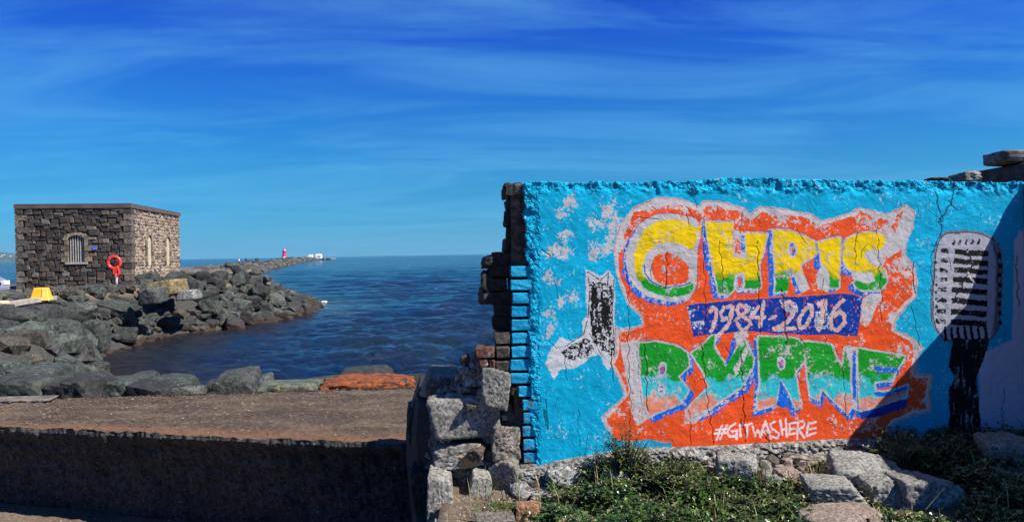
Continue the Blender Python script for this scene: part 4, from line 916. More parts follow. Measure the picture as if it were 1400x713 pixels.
stroke(zm([(262, 305), (285, 345), (310, 372)]), 1.0, WHT)
sl, d = sdf(MIC); paint(sl, np.minimum((1.2 - np.abs(d)) * 1.1, (fineN[sl] - .3) * 10), BLK)
STEM = [(1303, 462), (1351, 464), (1345, 492), (1334, 516), (1338, 560), (1341, 596), (1296, 596), (1297, 560), (1297, 530), (1305, 516), (1297, 500)]
fill(STEM, BLK, 0.5); fill(STEM, lin((110, 108, 118)), -3, wear=(.59, medN * .5 + streakN * .5)); fill(STEM, WHT, -1, wear=(.63, fineN * .4 + medN * .3 + streakN * .3))
# cracks: fine lines, dark and sunk
def crack(x0, y0, x1, y1, w=.55, jit=2.2, depth=1.0):
    n = max(4, int(math.hypot(x1 - x0, y1 - y0) / 7)); q = [(x0 + (x1 - x0) * i / n + random.uniform(-jit, jit) * (0 < i < n), y0 + (y1 - y0) * i / n) for i in range(n + 1)]
    r_ = sdf(q, False, 5)
    if r_ is None: return
    sl, d = r_; a = np.clip((w - d) * 1.6 + .5, 0, 1) * (fineN[sl] > .37); IMG[sl] *= (1 - .62 * a[..., None]); HT[sl] -= a * .9 * depth
for c_ in ((912, 345, 909, 395, 1.0), (857, 370, 862, 600, .5), (880, 470, 885, 560, .8), (962, 300, 964, 460, .5), (958, 470, 975, 612, .8), (1012, 480, 1018, 603, 1.0), (1013, 572, 1018, 590, 1.6), (1036, 330, 1038, 455, .9), (1068, 395, 1074, 470, 1.2),
           (1125, 380, 1128, 470, .5), (1171, 318, 1168, 372, .6), (1199, 310, 1206, 440, .6), (1248, 360, 1250, 400, .9), (1245, 420, 1258, 475, .6), (1278, 262, 1288, 300, 1.1), (1303, 262, 1300, 280, .9), (1300, 280, 1282, 305, 1.2), (1285, 300, 1287, 312, 1.4), (1287, 312, 1274, 345, .8), (1273, 345, 1272, 440, .5),
           (1296, 275, 1308, 288, .8), (1015, 290, 1012, 320, .5), (745, 545, 748, 585, .9), (744, 560, 746, 580, 1.6), (772, 480, 775, 520, .6), (790, 560, 792, 610, .5), (832, 470, 838, 520, .8), (1150, 500, 1158, 575, .6), (1226, 520, 1229, 565, .5), (740, 340, 752, 350, .8), (870, 296, 900, 300, .5),
           (984, 330, 988, 398, .6), (1390, 350, 1392, 420, 1.0), (1372, 530, 1370, 580, .6), (940, 560, 944, 606, .6), (1046, 590, 1050, 606, 1.2)): crack(*c_[:4], c_[4])
for i in range(46):
    x = random.uniform(725, 1390); y = random.uniform(252, 590); L_ = random.uniform(8, 34); crack(x, y, x + L_ * random.uniform(-.15, .6), y + L_ * random.uniform(.3, 1), random.uniform(.3, .6), 1.4, .7)
# relief: trowel marks, lumps, and the rough arrises
shear = np.roll(fbm((TH, TW), 24 * TP, 9 * TP, rng, 5, .62), 0, 0)
for r0 in range(TH): shear[r0] = np.roll(shear[r0], int(r0 * 1.1))
pat = np.clip((bigN - .40) * 4, .15, 1)
HT += pat * 1.2 * (shear - .5) + 0.35 * (fineN - .5) + .35 * (medN - .5)
IMG *= (1 - .16 * np.clip((streakN - .5) * 5, 0, 1) * np.clip((medN - .45) * 5, 0, 1))[..., None]
edge = np.clip((739 + 8 * (medN - .5) - PX) / 3, 0, 1) + np.clip((260 + 26 * (bigN - .5) + 14 * (medN - .5) - PY) / 5, 0, 1)
edge = np.clip(edge, 0, 1)
HT *= .8
HT += edge * 5.5 * (fbm((TH, TW), 4.5 * TP, 4.5 * TP, rng, 4, .7) - .5)
dk = np.clip((fbm((TH, TW), 3 * TP, 3 * TP, rng, 3, .7) - .54) * 9, 0, 1) * edge  # dark blue shadows among the edge chips, painted into the colour
IMG[:] = IMG * (1 - .55 * dk[..., None]) + np.array(lin((12, 60, 130))) * (.55 * dk[..., None])
paint(full, np.clip((PY - 0) * 0, 0, 1), WHT)
def to_image(name, arr, noncolor=False):
    im = bpy.data.images.new(name, TW, TH, float_buffer=True); im.colorspace_settings.name = 'Non-Color' if noncolor else 'Linear Rec.709'
    A = np.ones((TH, TW, 4), np.float32); A[..., :3] = arr if arr.ndim == 3 else arr[..., None]
    im.pixels.foreach_set(A.ravel()); im.update(); return im
IMG_C = to_image('mural_paint', np.clip(IMG, 0, 1)); IMG_H = to_image('mural_relief', HT * 0.25 + 0.5, True)
def mural_mat():
    m, t, b = newmat('mural_paint'); uv = N(t, 'ShaderNodeUVMap'); uv.uv_map = 'UVMap'
    i1 = N(t, 'ShaderNodeTexImage'); i1.image = IMG_C; i1.extension = 'EXTEND'; i2 = N(t, 'ShaderNodeTexImage'); i2.image = IMG_H; i2.extension = 'EXTEND'
    t.links.new(uv.outputs[0], i1.inputs[0]); t.links.new(uv.outputs[0], i2.inputs[0])
    c = mixc(t, mrange(t, tex(t, 60, 5, 0.7), 0.3, 0.7, 0.0, 0.04), i1.outputs[0], (0.0, 0.0, 0.0), 'MIX')
    t.links.new(c, b.inputs['Base Color']); b.inputs['Roughness'].default_value = 0.85; b.inputs['Specular IOR Level'].default_value = 0.12
    p = bump(t, b, i2.outputs[0], 1.0, 0.022); bump(t, b, tex(t, 38, 7, 0.75), 0.3, 0.004, p); return m
M_mural = mural_mat()
# ================================================================ the painted wall
wall = empty('painted_wall', (W0.x, W0.y, -1.55), WA, 'broken end brick wall plastered and painted bright cyan with a faded orange memorial mural', 'wall')
WZ = 1.55                                        # local z = world z + WZ
BR = np.array([[715, 249], [722, 248], [760, 249], [850, 248], [940, 247], [985, 243], [1040, 242], [1080, 245], [1180, 246], [1270, 247], [1330, 248], [1400, 249]], float)
BB = np.array([[715, 642], [735, 641], [760, 633], [800, 626], [850, 617], [925, 614], [1040, 609], [1130, 604], [1208, 600], [1290, 597], [1400, 600]], float)
def zline(tab): q = [wpx(x, y) for x, y in tab]; return [a[0] for a in q], [a[1] for a in q]
TU, TZ = zline(BR); BU, BZ = zline(BB)
nu, nz_ = 460, 262
ug = np.linspace(-0.05, WLEN + 0.02, nu); zg = np.linspace(-1.50, 0.50, nz_)
UU, ZZ = np.meshgrid(ug, zg); ppx, ppy = project_np(np.stack([W0.x + UU * WX.x, W0.y + UU * WX.y, ZZ], -1))
rr_ = np.random.default_rng(31)
e1 = fbm(UU.shape, 12, 12, rr_, 4, .82) - .5; e2 = fbm(UU.shape, 30, 30, rr_, 3) - .5
left = np.interp(ppy, [240, 300, 345, 362, 420, 480, 540, 580, 600, 650], [716, 716, 719, 722, 724, 722, 724, 727, 731, 735]) + e1 * 11 + e2 * 3
keep = (ppx > left) & (ZZ < np.interp(UU, TU, TZ) + .002 + e1 * .022 + e2 * .012) & (ZZ > np.interp(UU, BU, BZ) + e1 * .05)
ed = np.clip((740 - ppx) / 12, 0, 1) + np.clip((268 - ppy) / 10, 0, 1); ed = np.clip(ed, 0, 1)
Yd = -(0.008 * e2 + ed * e1 * 0.05 + (1 - ed) * (fbm(UU.shape, 5, 5, rr_, 3) - .5) * .004) - 0.004
fcs = grid_faces(nu, nz_); kc = keep.ravel()[fcs].all(1); fcs = fcs[kc]
V = np.stack([UU.ravel(), Yd.ravel(), ZZ.ravel() + WZ], 1)
used = np.unique(fcs); rm = -np.ones(len(V), int); rm[used] = np.arange(len(used)); Vn = V[used]; fn = rm[fcs]
# rim going back into the wall
E = {}
for f in fn.tolist():
    for i in range(4):
        a, b_ = f[i], f[(i + 1) % 4]; k = (min(a, b_), max(a, b_)); E[k] = None if k in E else (a, b_)
rim = [e for e in E.values() if e]; bv_ = sorted({v for e in rim for v in e}); m2 = {v: len(Vn) + i for i, v in enumerate(bv_)}
Vb = Vn[bv_].copy(); Vb[:, 1] = 0.03
Va = np.concatenate([Vn, Vb]); Fa = fn.tolist() + [[b_, a, m2[a], m2[b_]] for a, b_ in rim]
me = mesh('plaster', Va, Fa, [M_mural], True)
uvl = me.uv_layers.new(name='UVMap'); vi = np.zeros(len(me.loops), np.int32); me.loops.foreach_get('vertex_index', vi)
UVv = np.stack([(Va[:, 0] - U0) / (U1 - U0), (Va[:, 2] - WZ - ZB) / (ZT - ZB)], 1).astype(np.float32)
uvl.data.foreach_set('uv', UVv[vi].ravel()); link('plaster', me, wall)
# bricks of the core: seen at the broken end
M_brick = rockmat('old_brick', (0.09, 0.035, 0.022), (0.24, 0.095, 0.055), accent=(0.30, 0.28, 0.25), acc_thr=0.57, grain=26, scale=7, rnd=0.3, bd=0.012)
M_bshade = rockmat('shade_dark_core', (0.012, 0.010, 0.009), (0.045, 0.036, 0.03), grain=26, scale=7, rnd=.3, bd=.015)  # near-black colour paints shade into the broken end and the stub's left side
M_bdark = rockmat('sooty_brick', (0.045, 0.032, 0.026), (0.13, 0.095, 0.075), accent=(0.26, 0.24, 0.22), acc_thr=0.60, grain=26, scale=7, rnd=0.3, bd=0.012)
M_mortar = rockmat('rough_mortar', (0.13, 0.115, 0.095), (0.34, 0.31, 0.27), grain=30, scale=6, rnd=0.1, bd=0.02, speck=.3)
def painted_brick_mat():
    m, t, b = newmat('brick_splashed_cyan'); n = tex(t, 22, 7, .75, coord='World'); n2 = tex(t, 8, 5, .6, coord='World')
    br = ramp(t, n2, [(0.3, (0.07, 0.045, 0.035)), (0.7, (0.26, 0.22, 0.19))]); cy = ramp(t, n2, [(.3, (0.0, 0.22, 0.46)), (.7, (0.03, 0.42, 0.66))])
    g = N(t, 'ShaderNodeNewGeometry'); s = N(t, 'ShaderNodeSeparateXYZ'); t.links.new(g.outputs['Position'], s.inputs[0])
    ps = N(t, 'ShaderNodeMapRange'); t.links.new(s.outputs['Z'], ps.inputs[0])
    for i, q in enumerate((-.95, -0.35, 0.56, 0.82)): ps.inputs[i + 1].default_value = q
    th = N(t, 'ShaderNodeMath', _operation='SUBTRACT'); t.links.new(ps.outputs[0], th.inputs[0]); t.links.new(n, th.inputs[1])
    f = mrange(t, th.outputs[0], -0.01, 0.02)
    t.links.new(mixc(t, f, br, cy), b.inputs['Base Color']); b.inputs['Roughness'].default_value = .95; b.inputs['Specular IOR Level'].default_value = .1; bump(t, b, n, .9, .02); return m
M_pb = painted_brick_mat()
def brick_mesh(w, h, d, seed, front_mat=False):
    rg = random.Random(seed); bm = bmesh.new()
    bmesh.ops.create_cube(bm, size=1.0)
    for v in bm.verts: v.co = Vector((v.co.x * w, v.co.y * d, v.co.z * h))
    bmesh.ops.bevel(bm, geom=bm.edges[:], offset=min(w, h) * (0.07 if front_mat else .11), segments=1, affect='EDGES')
    if front_mat: bmesh.ops.subdivide_edges(bm, edges=[e for e in bm.edges if e.calc_length() > .03], cuts=2, use_grid_fill=True)
    for v in bm.verts: v.co += Vector([rg.uniform(-1, 1) * (.0022 if front_mat else .006) for _ in range(3)])
    me = bpy.data.meshes.new('brick'); 
    for f in bm.faces: f.material_index = 1 if (front_mat and f.normal.y < -.3) else 0
    bm.to_mesh(me); bm.free(); me.materials.append(M_bdark)
    if front_mat: me.materials.append(M_pb)
    return me
CH = 18.15 / F * 5.03                              # course height in metres
u_, ztop_ = wpx(710, 371 - 9.07, 0.03)
bz = [ztop_ - CH * k for k in range(-7, 19)]       # joint heights, index 7 = first bare brick
for k in range(-6, 16):
    zc = ztop_ - CH * (k + .5); pyc = 371 + 18.15 * k
    if k >= 0:                                     # front leaf end bricks splashed with the wall's cyan
        xr = 733; xl = {9: 708, 10: 714, 11: 715, 12: 714, 13: 715, 14: 716}.get(k, 698 + random.uniform(-1.5, 2.5)) if k != 5 else 699
        ua, ub = wpx(xl, pyc, .03)[0], wpx(xr, pyc, .03)[0]
        o = link('brick', brick_mesh(ub - ua, CH * random.uniform(.76, .84), .105, 50 + k, True), wall, loc=((ua + ub) / 2, .004 + .0525 + random.uniform(-.005, .005), zc + WZ), rot=(0, random.uniform(-.02, .02), random.uniform(-.03, .03)))
# browner bricks further left on the lower courses
for (x0, x1, y0, y1, mt) in ((676, 697, 453, 470, M_bdark), (650, 676, 472, 488.5, M_brick), (677.5, 696, 472, 489, M_bdark), (668, 676, 491, 507, M_brick), (677, 699, 491, 508, M_bdark), (684, 698, 509.5, 525, M_brick), (655, 667, 489, 500, M_brick), (698, 712, 526, 541, M_bdark)):
    ua, za = wpx(x0, y1, .05); ub, zb = wpx(x1, y0, .05)
    me = brick_mesh(ub - ua, (zb - za), .11, int(x0), False); me.materials[0] = mt
    link('brick', me, wall, loc=((ua + ub) / 2, .070 + random.uniform(-.008, .008), (za + zb) / 2 + WZ), rot=(0, random.uniform(-.03, .03), random.uniform(-.04, .04)))
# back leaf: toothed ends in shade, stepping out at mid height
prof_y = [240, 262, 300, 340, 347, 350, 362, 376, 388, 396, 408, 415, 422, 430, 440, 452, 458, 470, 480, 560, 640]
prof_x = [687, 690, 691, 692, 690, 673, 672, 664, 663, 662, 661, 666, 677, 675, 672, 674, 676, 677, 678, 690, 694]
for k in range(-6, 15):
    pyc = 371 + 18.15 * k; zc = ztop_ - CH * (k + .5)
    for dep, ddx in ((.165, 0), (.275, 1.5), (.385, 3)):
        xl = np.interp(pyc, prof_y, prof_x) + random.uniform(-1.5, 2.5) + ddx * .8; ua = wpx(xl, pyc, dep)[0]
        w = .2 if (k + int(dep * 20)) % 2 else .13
        mm_ = brick_mesh(w, CH * .96, .105, 900 + k * 7 + int(dep * 100)); mm_.materials[0] = M_bshade
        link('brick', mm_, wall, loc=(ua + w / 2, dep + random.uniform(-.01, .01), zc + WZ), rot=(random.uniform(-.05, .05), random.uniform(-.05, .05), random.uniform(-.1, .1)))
for (px_, py_, w, h) in ((668, 357, 20, 18), (667, 382, 22, 26), (665, 404, 20, 22), (700, 262, 26, 20), (699, 300, 22, 24), (698, 335, 22, 20)):      # lumps of mortar on the broken end
    c, ww, hh_ = px_box(px_ - w / 2, py_ - h / 2, px_ + w / 2, py_ + h / 2, 5.22)
    l = wall.matrix_basis.inverted() if False else None
    u1, z1 = wpx(px_, py_, .25)
    rock_obj('mortar_lump', int(px_ + py_), M_bshade, (u1, .25, z1 + WZ), (ww * 1.1, .34, hh_ * 1.15), parent=wall, sub=3, rough=.18, boxy=.6)
mb = MB(); ul = wpx(700, 450, .14)[0]
z_b = -1.75
mb.box(ul, WLEN + .02, .064, .40, z_b + WZ, min(TZ) - .03 + WZ); 
mb.build('brick_core', M_bdark, wall)
# crumbly top
nx_, ny_ = 420, 14; uu_ = np.linspace(-.085, WLEN + .02, nx_); dd_ = np.linspace(.022, .42, ny_); A, B = np.meshgrid(uu_, dd_)
h_ = np.interp(A, TU, TZ) - .014 + .036 * (fbm(A.shape, 5, 3, rr_, 3, .8) - .4) * np.clip((B + .012) / .05, .25, 1) + .02 * (fbm(A.shape, 40, 6, rr_, 2) - .5)
Vt = np.stack([A.ravel(), B.ravel() + .012 * (fbm(A.shape, 4, 2, rr_, 3).ravel() - .5), h_.ravel() + WZ], 1); n0 = len(Vt)
Vt = np.concatenate([Vt, Vt[:nx_] * [1, 1, 0] + [0, .01, min(TZ) - .05 + WZ], Vt[-nx_:] * [1, 1, 0] + [0, 0, min(TZ) - .05 + WZ], ])
Ft = grid_faces(nx_, ny_).tolist() + [[i + 1, i, n0 + i, n0 + i + 1] for i in range(nx_ - 1)] + [[n0 - nx_ + i, n0 - nx_ + i + 1, n0 + nx_ + i + 1, n0 + nx_ + i] for i in range(nx_ - 1)]
Ft += [[i * nx_, (i + 1) * nx_, n0 + nx_, n0] for i in range(ny_ - 1)][:0]
link('coping', mesh('coping', Vt, Ft, rockmat('crumbled_mortar', (0.035, 0.032, 0.03), (0.17, 0.155, 0.135), grain=50, scale=14, rnd=0, bd=.01, speck=.6)), wall)
# bare rubble footing under the paint
nx_, ny_ = 520, 92; uu_ = np.linspace(-.10, WLEN + .02, nx_); tt = np.linspace(0, 1, ny_); A, B = np.meshgrid(uu_, tt)
ztp = np.interp(A, BU, BZ) + .02; zbt = -1.72; Zf = zbt + (ztp - zbt) * B
f1 = fbm(A.shape, 16, 9, rr_, 5, .62); f2 = fbm(A.shape, 3.2, 3.2, rr_, 2, .6)
Yf = -(.002 + .055 * np.clip((1 - B) / .10, 0, 1) ** .6 * (0.25 + 1.1 * f1) + .055 * (f2 - .4) * np.clip((1 - B) / .06, 0, 1) + .06 * (1 - B))
link('footing', mesh('footing', np.stack([A.ravel(), Yf.ravel(), Zf.ravel() + WZ], 1), grid_faces(nx_, ny_),
     rockmat('flint_footing', (0.07, 0.066, 0.06), (0.55, 0.53, 0.49), grain=34, scale=20, rnd=0, bd=.03, speck=.5), False), wall)
# short return wall towards the viewer beyond the right edge; its top is broken like the shadow it throws
ret = empty('return_wall', tuple(W0 + WX * (WLEN + .005) + Vector((0, 0, -1.55))), WA, 'dark end of a return wall just entering the right edge of the picture', 'wall')
prof = [(0.0, .415), (-.06, .41), (-.14, .33), (-.21, .14), (-.29, .19), (-.39, .245), (-.52, .31), (-.64, .36), (-.75, .385), (-1.2, .41), (-1.7, .39), (-2.4, .42)]
mb = MB(); n = len(prof); V = [(x_, y_, z_ + WZ) for x_ in (0.0, .42) for y_, z_ in prof] + [(x_, y_, -.35) for x_ in (0.0, .42) for y_, z_ in prof]
Fc = []
for i in range(n - 1):
    Fc += [(i, i + 1, n + i + 1, n + i), (i, 2 * n + i, 2 * n + i + 1, i + 1), (n + i, n + i + 1, 3 * n + i + 1, 3 * n + i)]
Fc += [(0, n, 3 * n, 2 * n), (n - 1, 3 * n - 1, 4 * n - 1, 2 * n - 1) if False else (n - 1, 2 * n + n - 1, 3 * n + n - 1, 2 * n - 1)]
mb.add(V, Fc); mb.build('rubble_body', M_bdark, ret)
rng_ = random.Random(3)
for i in range(26):
    y_ = -rng_.uniform(0, 2.3); z_ = np.interp(-y_, [-p[0] for p in prof], [p[1] for p in prof])
    rock_obj('coping_stone', 2000 + i, M_bdark, (rng_.uniform(.08, .34), y_, z_ + WZ - .025), (.13, .14, .07), parent=ret, sub=2, boxy=.6)
# pier of dark stone behind the wall, top right
def blk(px0, py0, px1, py1, dep, thick, mat, name, parent, **kw):
    c_ = ((px0 + px1) / 2, (py0 + py1) / 2); u1, z1 = wpx(*c_, dep); s = (W0.y + dep) / 5.05
    w = (px1 - px0) / F * (5.3 + dep); h = (py1 - py0) / F * (5.3 + dep)
    return rock_obj(name, int(px0 * 3 + py0), mat, (u1, dep + thick / 2, z1 + WZ), (w, thick, h), parent=parent, **kw)
pier = empty('stone_pier', (W0.x, W0.y, -1.55), WA, 'dark stone block pier rising behind the top right corner of the painted wall', 'pier')
M_pier = rockmat('pier_stone', (0.03, 0.026, 0.024), (0.11, 0.095, 0.085), grain=14, scale=3, rnd=.2, bd=.02)
for x0_, y0_, y1_ in ((1333, 221.5, 247), (1341, 247.5, 300), (1338, 300.5, 420)):
    ua, za = wpx(x0_, y1_, .5); ub, zb = wpx(1500, y0_, .5); ua = wpx(x0_, y1_, 1.1)[0]; mb = MB(); mb.box(ua, ub, .5, 1.1, za + WZ, zb + WZ, 0, .006); o = mb.build('block', M_pier, pier); bv = o.modifiers.new('bevel', 'BEVEL'); bv.width = .012; bv.segments = 2
o = blk(1376, 203, 1470, 221, .55, .4, rockmat('slab_grey', (0.10, 0.095, 0.085), (0.27, 0.255, 0.235), grain=20, scale=4, rnd=.1, bd=.02), 'slab', pier, boxy=.6, soft=22, planes=6, rough=.03)
e = empty('loose_stone', (W0.x, W0.y, -1.55), WA, 'pale lump of rubble lying on top of the painted wall near the dark pier', 'stone')
blk(1317, 232, 1347, 247, .06, .2, M_mortar, 'stone_body', e, rough=.15)
e = empty('loose_stone', (W0.x, W0.y, -1.55), WA, 'thin flat stone on top of the painted wall left of the pale lump', 'stone')
blk(1277, 241, 1303, 248, .06, .15, M_bdark, 'stone_body', e, rough=.12)

# ================================================================ rubble stub left of the painted wall
stub = empty('rubble_wall_stub', (-.3, 5.3, -1.6), 0, 'ruined stub of large rubble stones and mortar at the left foot of the painted wall', 'wall')
SO = Vector((-.3, 5.3, -1.6))
M_gran = rockmat('grey_rubble_stone', (0.20, 0.19, 0.165), (0.60, 0.57, 0.51), grain=48, scale=6, rnd=.15, bd=.035, speck=.35)
M_granb = rockmat('brown_grey_stone', (0.15, 0.13, 0.105), (0.45, 0.39, 0.32), grain=46, scale=6, rnd=.15, bd=.035, speck=.25)
M_grano = rockmat('ochre_stained_stone', (0.15, 0.135, 0.115), (0.40, 0.37, 0.32), accent=(0.46, 0.24, 0.07), acc_thr=.54, grain=24, scale=2.6, rnd=.05, bd=.022, speck=.3)
M_chalk = rockmat('pale_mortar_lump', (0.24, 0.23, 0.21), (0.58, 0.56, 0.52), grain=30, scale=6, rnd=.1, bd=.03, speck=.4)
ST = [(587, 541, 684, 610, 5.02, .42, M_gran, 'largest square grey stone of the stub', dict(boxy=.56, planes=7, rough=.07, soft=26)),
      (566, 512, 626, 548, 5.42, .55, M_granb, None, dict(boxy=.58, planes=6, rough=.08, soft=24)), (618, 520, 656, 556, 5.18, .35, M_granb, None, {}),
      (600, 510, 640, 526, 5.7, .4, M_granb, None, {}), (637, 484, 672, 506, 5.12, .2, M_chalk, None, dict(rough=.2)), (630, 500, 668, 530, 5.10, .25, M_chalk, None, dict(rough=.2)),
      (660, 502, 699, 560, 5.0, .22, M_gran, None, dict(boxy=.6, rough=.08)), (648, 530, 688, 556, 5.04, .2, M_chalk, None, dict(rough=.22)), (676, 548, 708, 594, 5.12, .22, M_bdark, 'black stone set back in the stub', {}),
      (669, 584, 710, 630, 5.02, .28, M_granb, None, dict(rough=.1)), (590, 606, 662, 642, 5.02, .34, M_grano, 'stone with an ochre stain on its left half', dict(boxy=.58, rough=.09)),
      (594, 634, 656, 664, 5.06, .3, M_granb, None, dict(rough=.2)), (582, 648, 619, 722, 4.80, .34, M_gran, 'tall pale stone at the lower left corner', dict(boxy=.58, rough=.07)),
      (636, 646, 670, 706, 4.90, .22, M_gran, 'pale wedge standing on its point', dict(planes=12, rough=.06)), (612, 652, 648, 706, 5.05, .22, M_bdark, None, {}),
      (668, 629, 714, 688, 4.96, .30, M_granb, 'big rounded stone with a dark broken face', dict(boxy=.58, rough=.08)), (652, 606, 676, 640, 5.1, .2, M_bdark, None, {}),
      (708, 634, 736, 662, 5.0, .2, M_granb, None, {}), (712, 656, 738, 688, 4.95, .18, M_chalk, None, dict(rough=.2)), (636, 552, 652, 560, 5.0, .15, M_bdark, None, {}),
      (640, 610, 664, 630, 4.99, .12, M_bdark, None, dict(rough=.2)), (700, 610, 722, 640, 5.08, .2, M_bdark, None, {}), (660, 470 + 12, 678, 504, 5.16, .16, M_bdark, None, {}),
      (560, 530, 600, 580, 5.75, .5, M_granb, None, {}), (556, 560, 592, 620, 5.6, .5, M_bshade, None, {}), (566, 600, 600, 660, 5.3, .45, M_bshade, None, {}), (560, 640, 592, 720, 5.2, .4, M_bshade, None, {}),
      (551, 559, 566, 606, 6.35, .5, M_bdark, 'small squared block against the platform', dict(boxy=.56, soft=30, planes=4))]
for i, (a, b_, c_, d_, Y_, dp, mt, lb, kw) in enumerate(ST):
    c, w, h = px_box(a, b_, c_, d_, Y_); kw = dict(dict(boxy=.62, rough=.13), **kw)
    o = rock_obj('stone', 1200 + i, mt, Vector((c.x, Y_ + dp / 2 - .04, c.z)) - SO, (w * 1.06, dp, h * 1.06), parent=stub, sub=5 if (c_ - a) > 30 else 4, rot=(random.uniform(-.05, .05), random.uniform(-.04, .04), random.uniform(-.12, .12)), freq=2.6, **kw)
    if lb: o['label'] = lb
rgs = random.Random(44)
for i in range(95):
    px_ = rgs.uniform(590, 712); py_ = rgs.uniform(530, 695)
    if i > 70: px_ = rgs.uniform(632, 690); py_ = rgs.uniform(486, 545)
    if i > 85: px_ = rgs.uniform(572, 640); py_ = rgs.uniform(516, 530)
    sz_ = rgs.uniform(7, 17); Y_ = rgs.uniform(5.06, 5.16) if i <= 85 else rgs.uniform(5.4, 5.8); c, w, h = px_box(px_ - sz_ / 2, py_ - sz_ * .36, px_ + sz_ / 2, py_ + sz_ * .36, Y_)
    rock_obj('stone', 1300 + i, rgs.choice([M_chalk, M_gran, M_granb, M_bdark, M_granb, M_brick if i % 6 == 0 else M_gran]), Vector((c.x, Y_, c.z)) - SO, (w, w * 1.2, h), parent=stub, sub=3, rot=(rgs.uniform(-.3, .3), rgs.uniform(-.3, .3), rgs.uniform(0, 3)), rough=.12)
# broken mortar face that holds the stones
OUT = [(590, 546), (606, 532), (624, 522), (636, 500), (644, 486), (664, 486), (680, 500), (696, 512), (700, 560), (712, 600), (724, 640), (730, 690), (714, 705), (596, 705), (588, 640), (588, 600)]
nx_, nz2 = 110, 150; xm = np.linspace(-.62, .18, nx_); zm_ = np.linspace(-1.68, -.58, nz2); A, B = np.meshgrid(xm, zm_); YY = 5.17 - .10 * (fbm(A.shape, 12, 10, rr_, 4, .62) - .3) - .06 * (fbm(A.shape, 4, 4, rr_, 2, .6) - .5)
mp_x, mp_y = project_np(np.stack([A, YY, B], -1)); wv = 8 * (fbm(A.shape, 9, 9, rr_, 3) - .5)
def inp(): 
    r_ = np.zeros(A.shape, bool)
    for i in range(len(OUT)):
        (ax, ay), (bx, by) = OUT[i], OUT[(i + 1) % len(OUT)]; c = (ay > mp_y + wv) != (by > mp_y + wv); r_ ^= c & (mp_x + wv < (bx - ax) * (mp_y + wv - ay) / ((by - ay) or 1e-9) + ax)
    return r_
kp = inp().ravel(); fm = grid_faces(nx_, nz2); fm = fm[kp[fm].all(1)]
mfo = link('mortar_face', mesh('mortar_face', np.stack([A.ravel() - SO.x, YY.ravel() - SO.y, B.ravel() - SO.z], 1), fm, rockmat('crumbly_mortar', (0.13, 0.12, 0.10), (0.48, 0.45, 0.40), grain=44, scale=9, rnd=0, bd=.035, speck=.4), False), stub)
sm_ = mfo.modifiers.new('solid', 'SOLIDIFY'); sm_.thickness = .05; sm_.offset = -1
# rough mortar body behind the stones
mb = MB(); V = [(-.86, 6.7), (-.80, 5.9), (-.66, 5.28), (-.50, 5.12), (.0, 5.14), (.10, 5.3), (-.02, 6.0), (-.2, 6.8)]
def loft(poly, levels, name, mat, parent, off, jit=.03, cap=True):
    bm_v = []; Fc = []; n = len(poly)
    for zi, (z, s) in enumerate(levels):
        cx = sum(p[0] for p in poly) / n; cy = sum(p[1] for p in poly) / n
        for p in poly: bm_v.append((cx + (p[0] - cx) * s + random.uniform(-jit, jit) - off[0], cy + (p[1] - cy) * s + random.uniform(-jit, jit) - off[1], z + random.uniform(-jit, jit) - off[2]))
    for zi in range(len(levels) - 1):
        for k in range(n): Fc.append((zi * n + k, zi * n + (k + 1) % n, (zi + 1) * n + (k + 1) % n, (zi + 1) * n + k))
    if cap: Fc.append(tuple((len(levels) - 1) * n + k for k in range(n)))
    return link(name, mesh(name, bm_v, Fc, mat), parent)
loft(V, [(-2.5, 1), (-2.0, 1), (-1.5, .98), (-1.2, .96), (-1.02, .88)], 'mortar_fill', M_bshade, stub, SO)
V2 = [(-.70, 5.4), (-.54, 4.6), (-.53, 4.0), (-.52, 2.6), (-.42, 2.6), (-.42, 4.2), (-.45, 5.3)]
loft(V2, [(-2.5, 1), (-2.1, 1), (-1.85, .98), (-1.70, .95)], 'mortar_fill', M_bshade, stub, SO)

# ================================================================ platform
M_plat = None
m, t, b = newmat('shell_gravel'); n1 = tex(t, 1.2, 6, .6, coord='World', stretch=(1, 2.2, 1)); n2 = tex(t, 34, 7, .8, coord='World', stretch=(1, 1.5, 1)); n3 = tex(t, 90, 3, .6, coord='World')
c = ramp(t, n1, [(.3, (0.036, 0.020, 0.010)), (.5, (0.085, 0.050, 0.026)), (.72, (0.23, 0.16, 0.095))]); c = mixc(t, mrange(t, n2, .38, .6, .85, 0), c, (0.03, 0.018, 0.012)); c = mixc(t, mrange(t, n3, .68, .72, 0, .3), c, (0.45, 0.40, 0.34))
c = mixc(t, mrange(t, tex(t, 17, 6, .8, coord='World', stretch=(1, 2.4, 1)), .53, .62, 0, .6), c, (0.30, 0.235, 0.165))
uvn = N(t, 'ShaderNodeAttribute'); uvn.attribute_name = 'edge'
ec = ramp(t, n2, [(.3, (0.09, 0.035, 0.014)), (.55, (0.22, 0.10, 0.045)), (.75, (0.34, 0.22, 0.13))]); c = mixc(t, uvn.outputs['Fac'], c, ec)
t.links.new(c, b.inputs['Base Color']); b.inputs['Roughness'].default_value = .95; p = bump(t, b, n2, 1.0, .03); bump(t, b, n1, .5, .06, p); M_plat = m
nx_ = 420; ny_ = 60; s_ = np.linspace(0, 1, nx_)
def polyl(P_, s): L = [0]; [L.append(L[-1] + (P_[i + 1] - P_[i]).length) for i in range(len(P_) - 1)]; L = np.array(L) / L[-1]; return np.interp(s, L, [p.x for p in P_]), np.interp(s, L, [p.y for p in P_])
fx, fy = polyl(PF, s_); bx_, by_ = polyl(PB, s_); vv = np.linspace(0, 1, ny_) ** 1.2
en = (fbm((1, nx_), 7, 64, rr_, 3, .8)[0] - .5) * .05
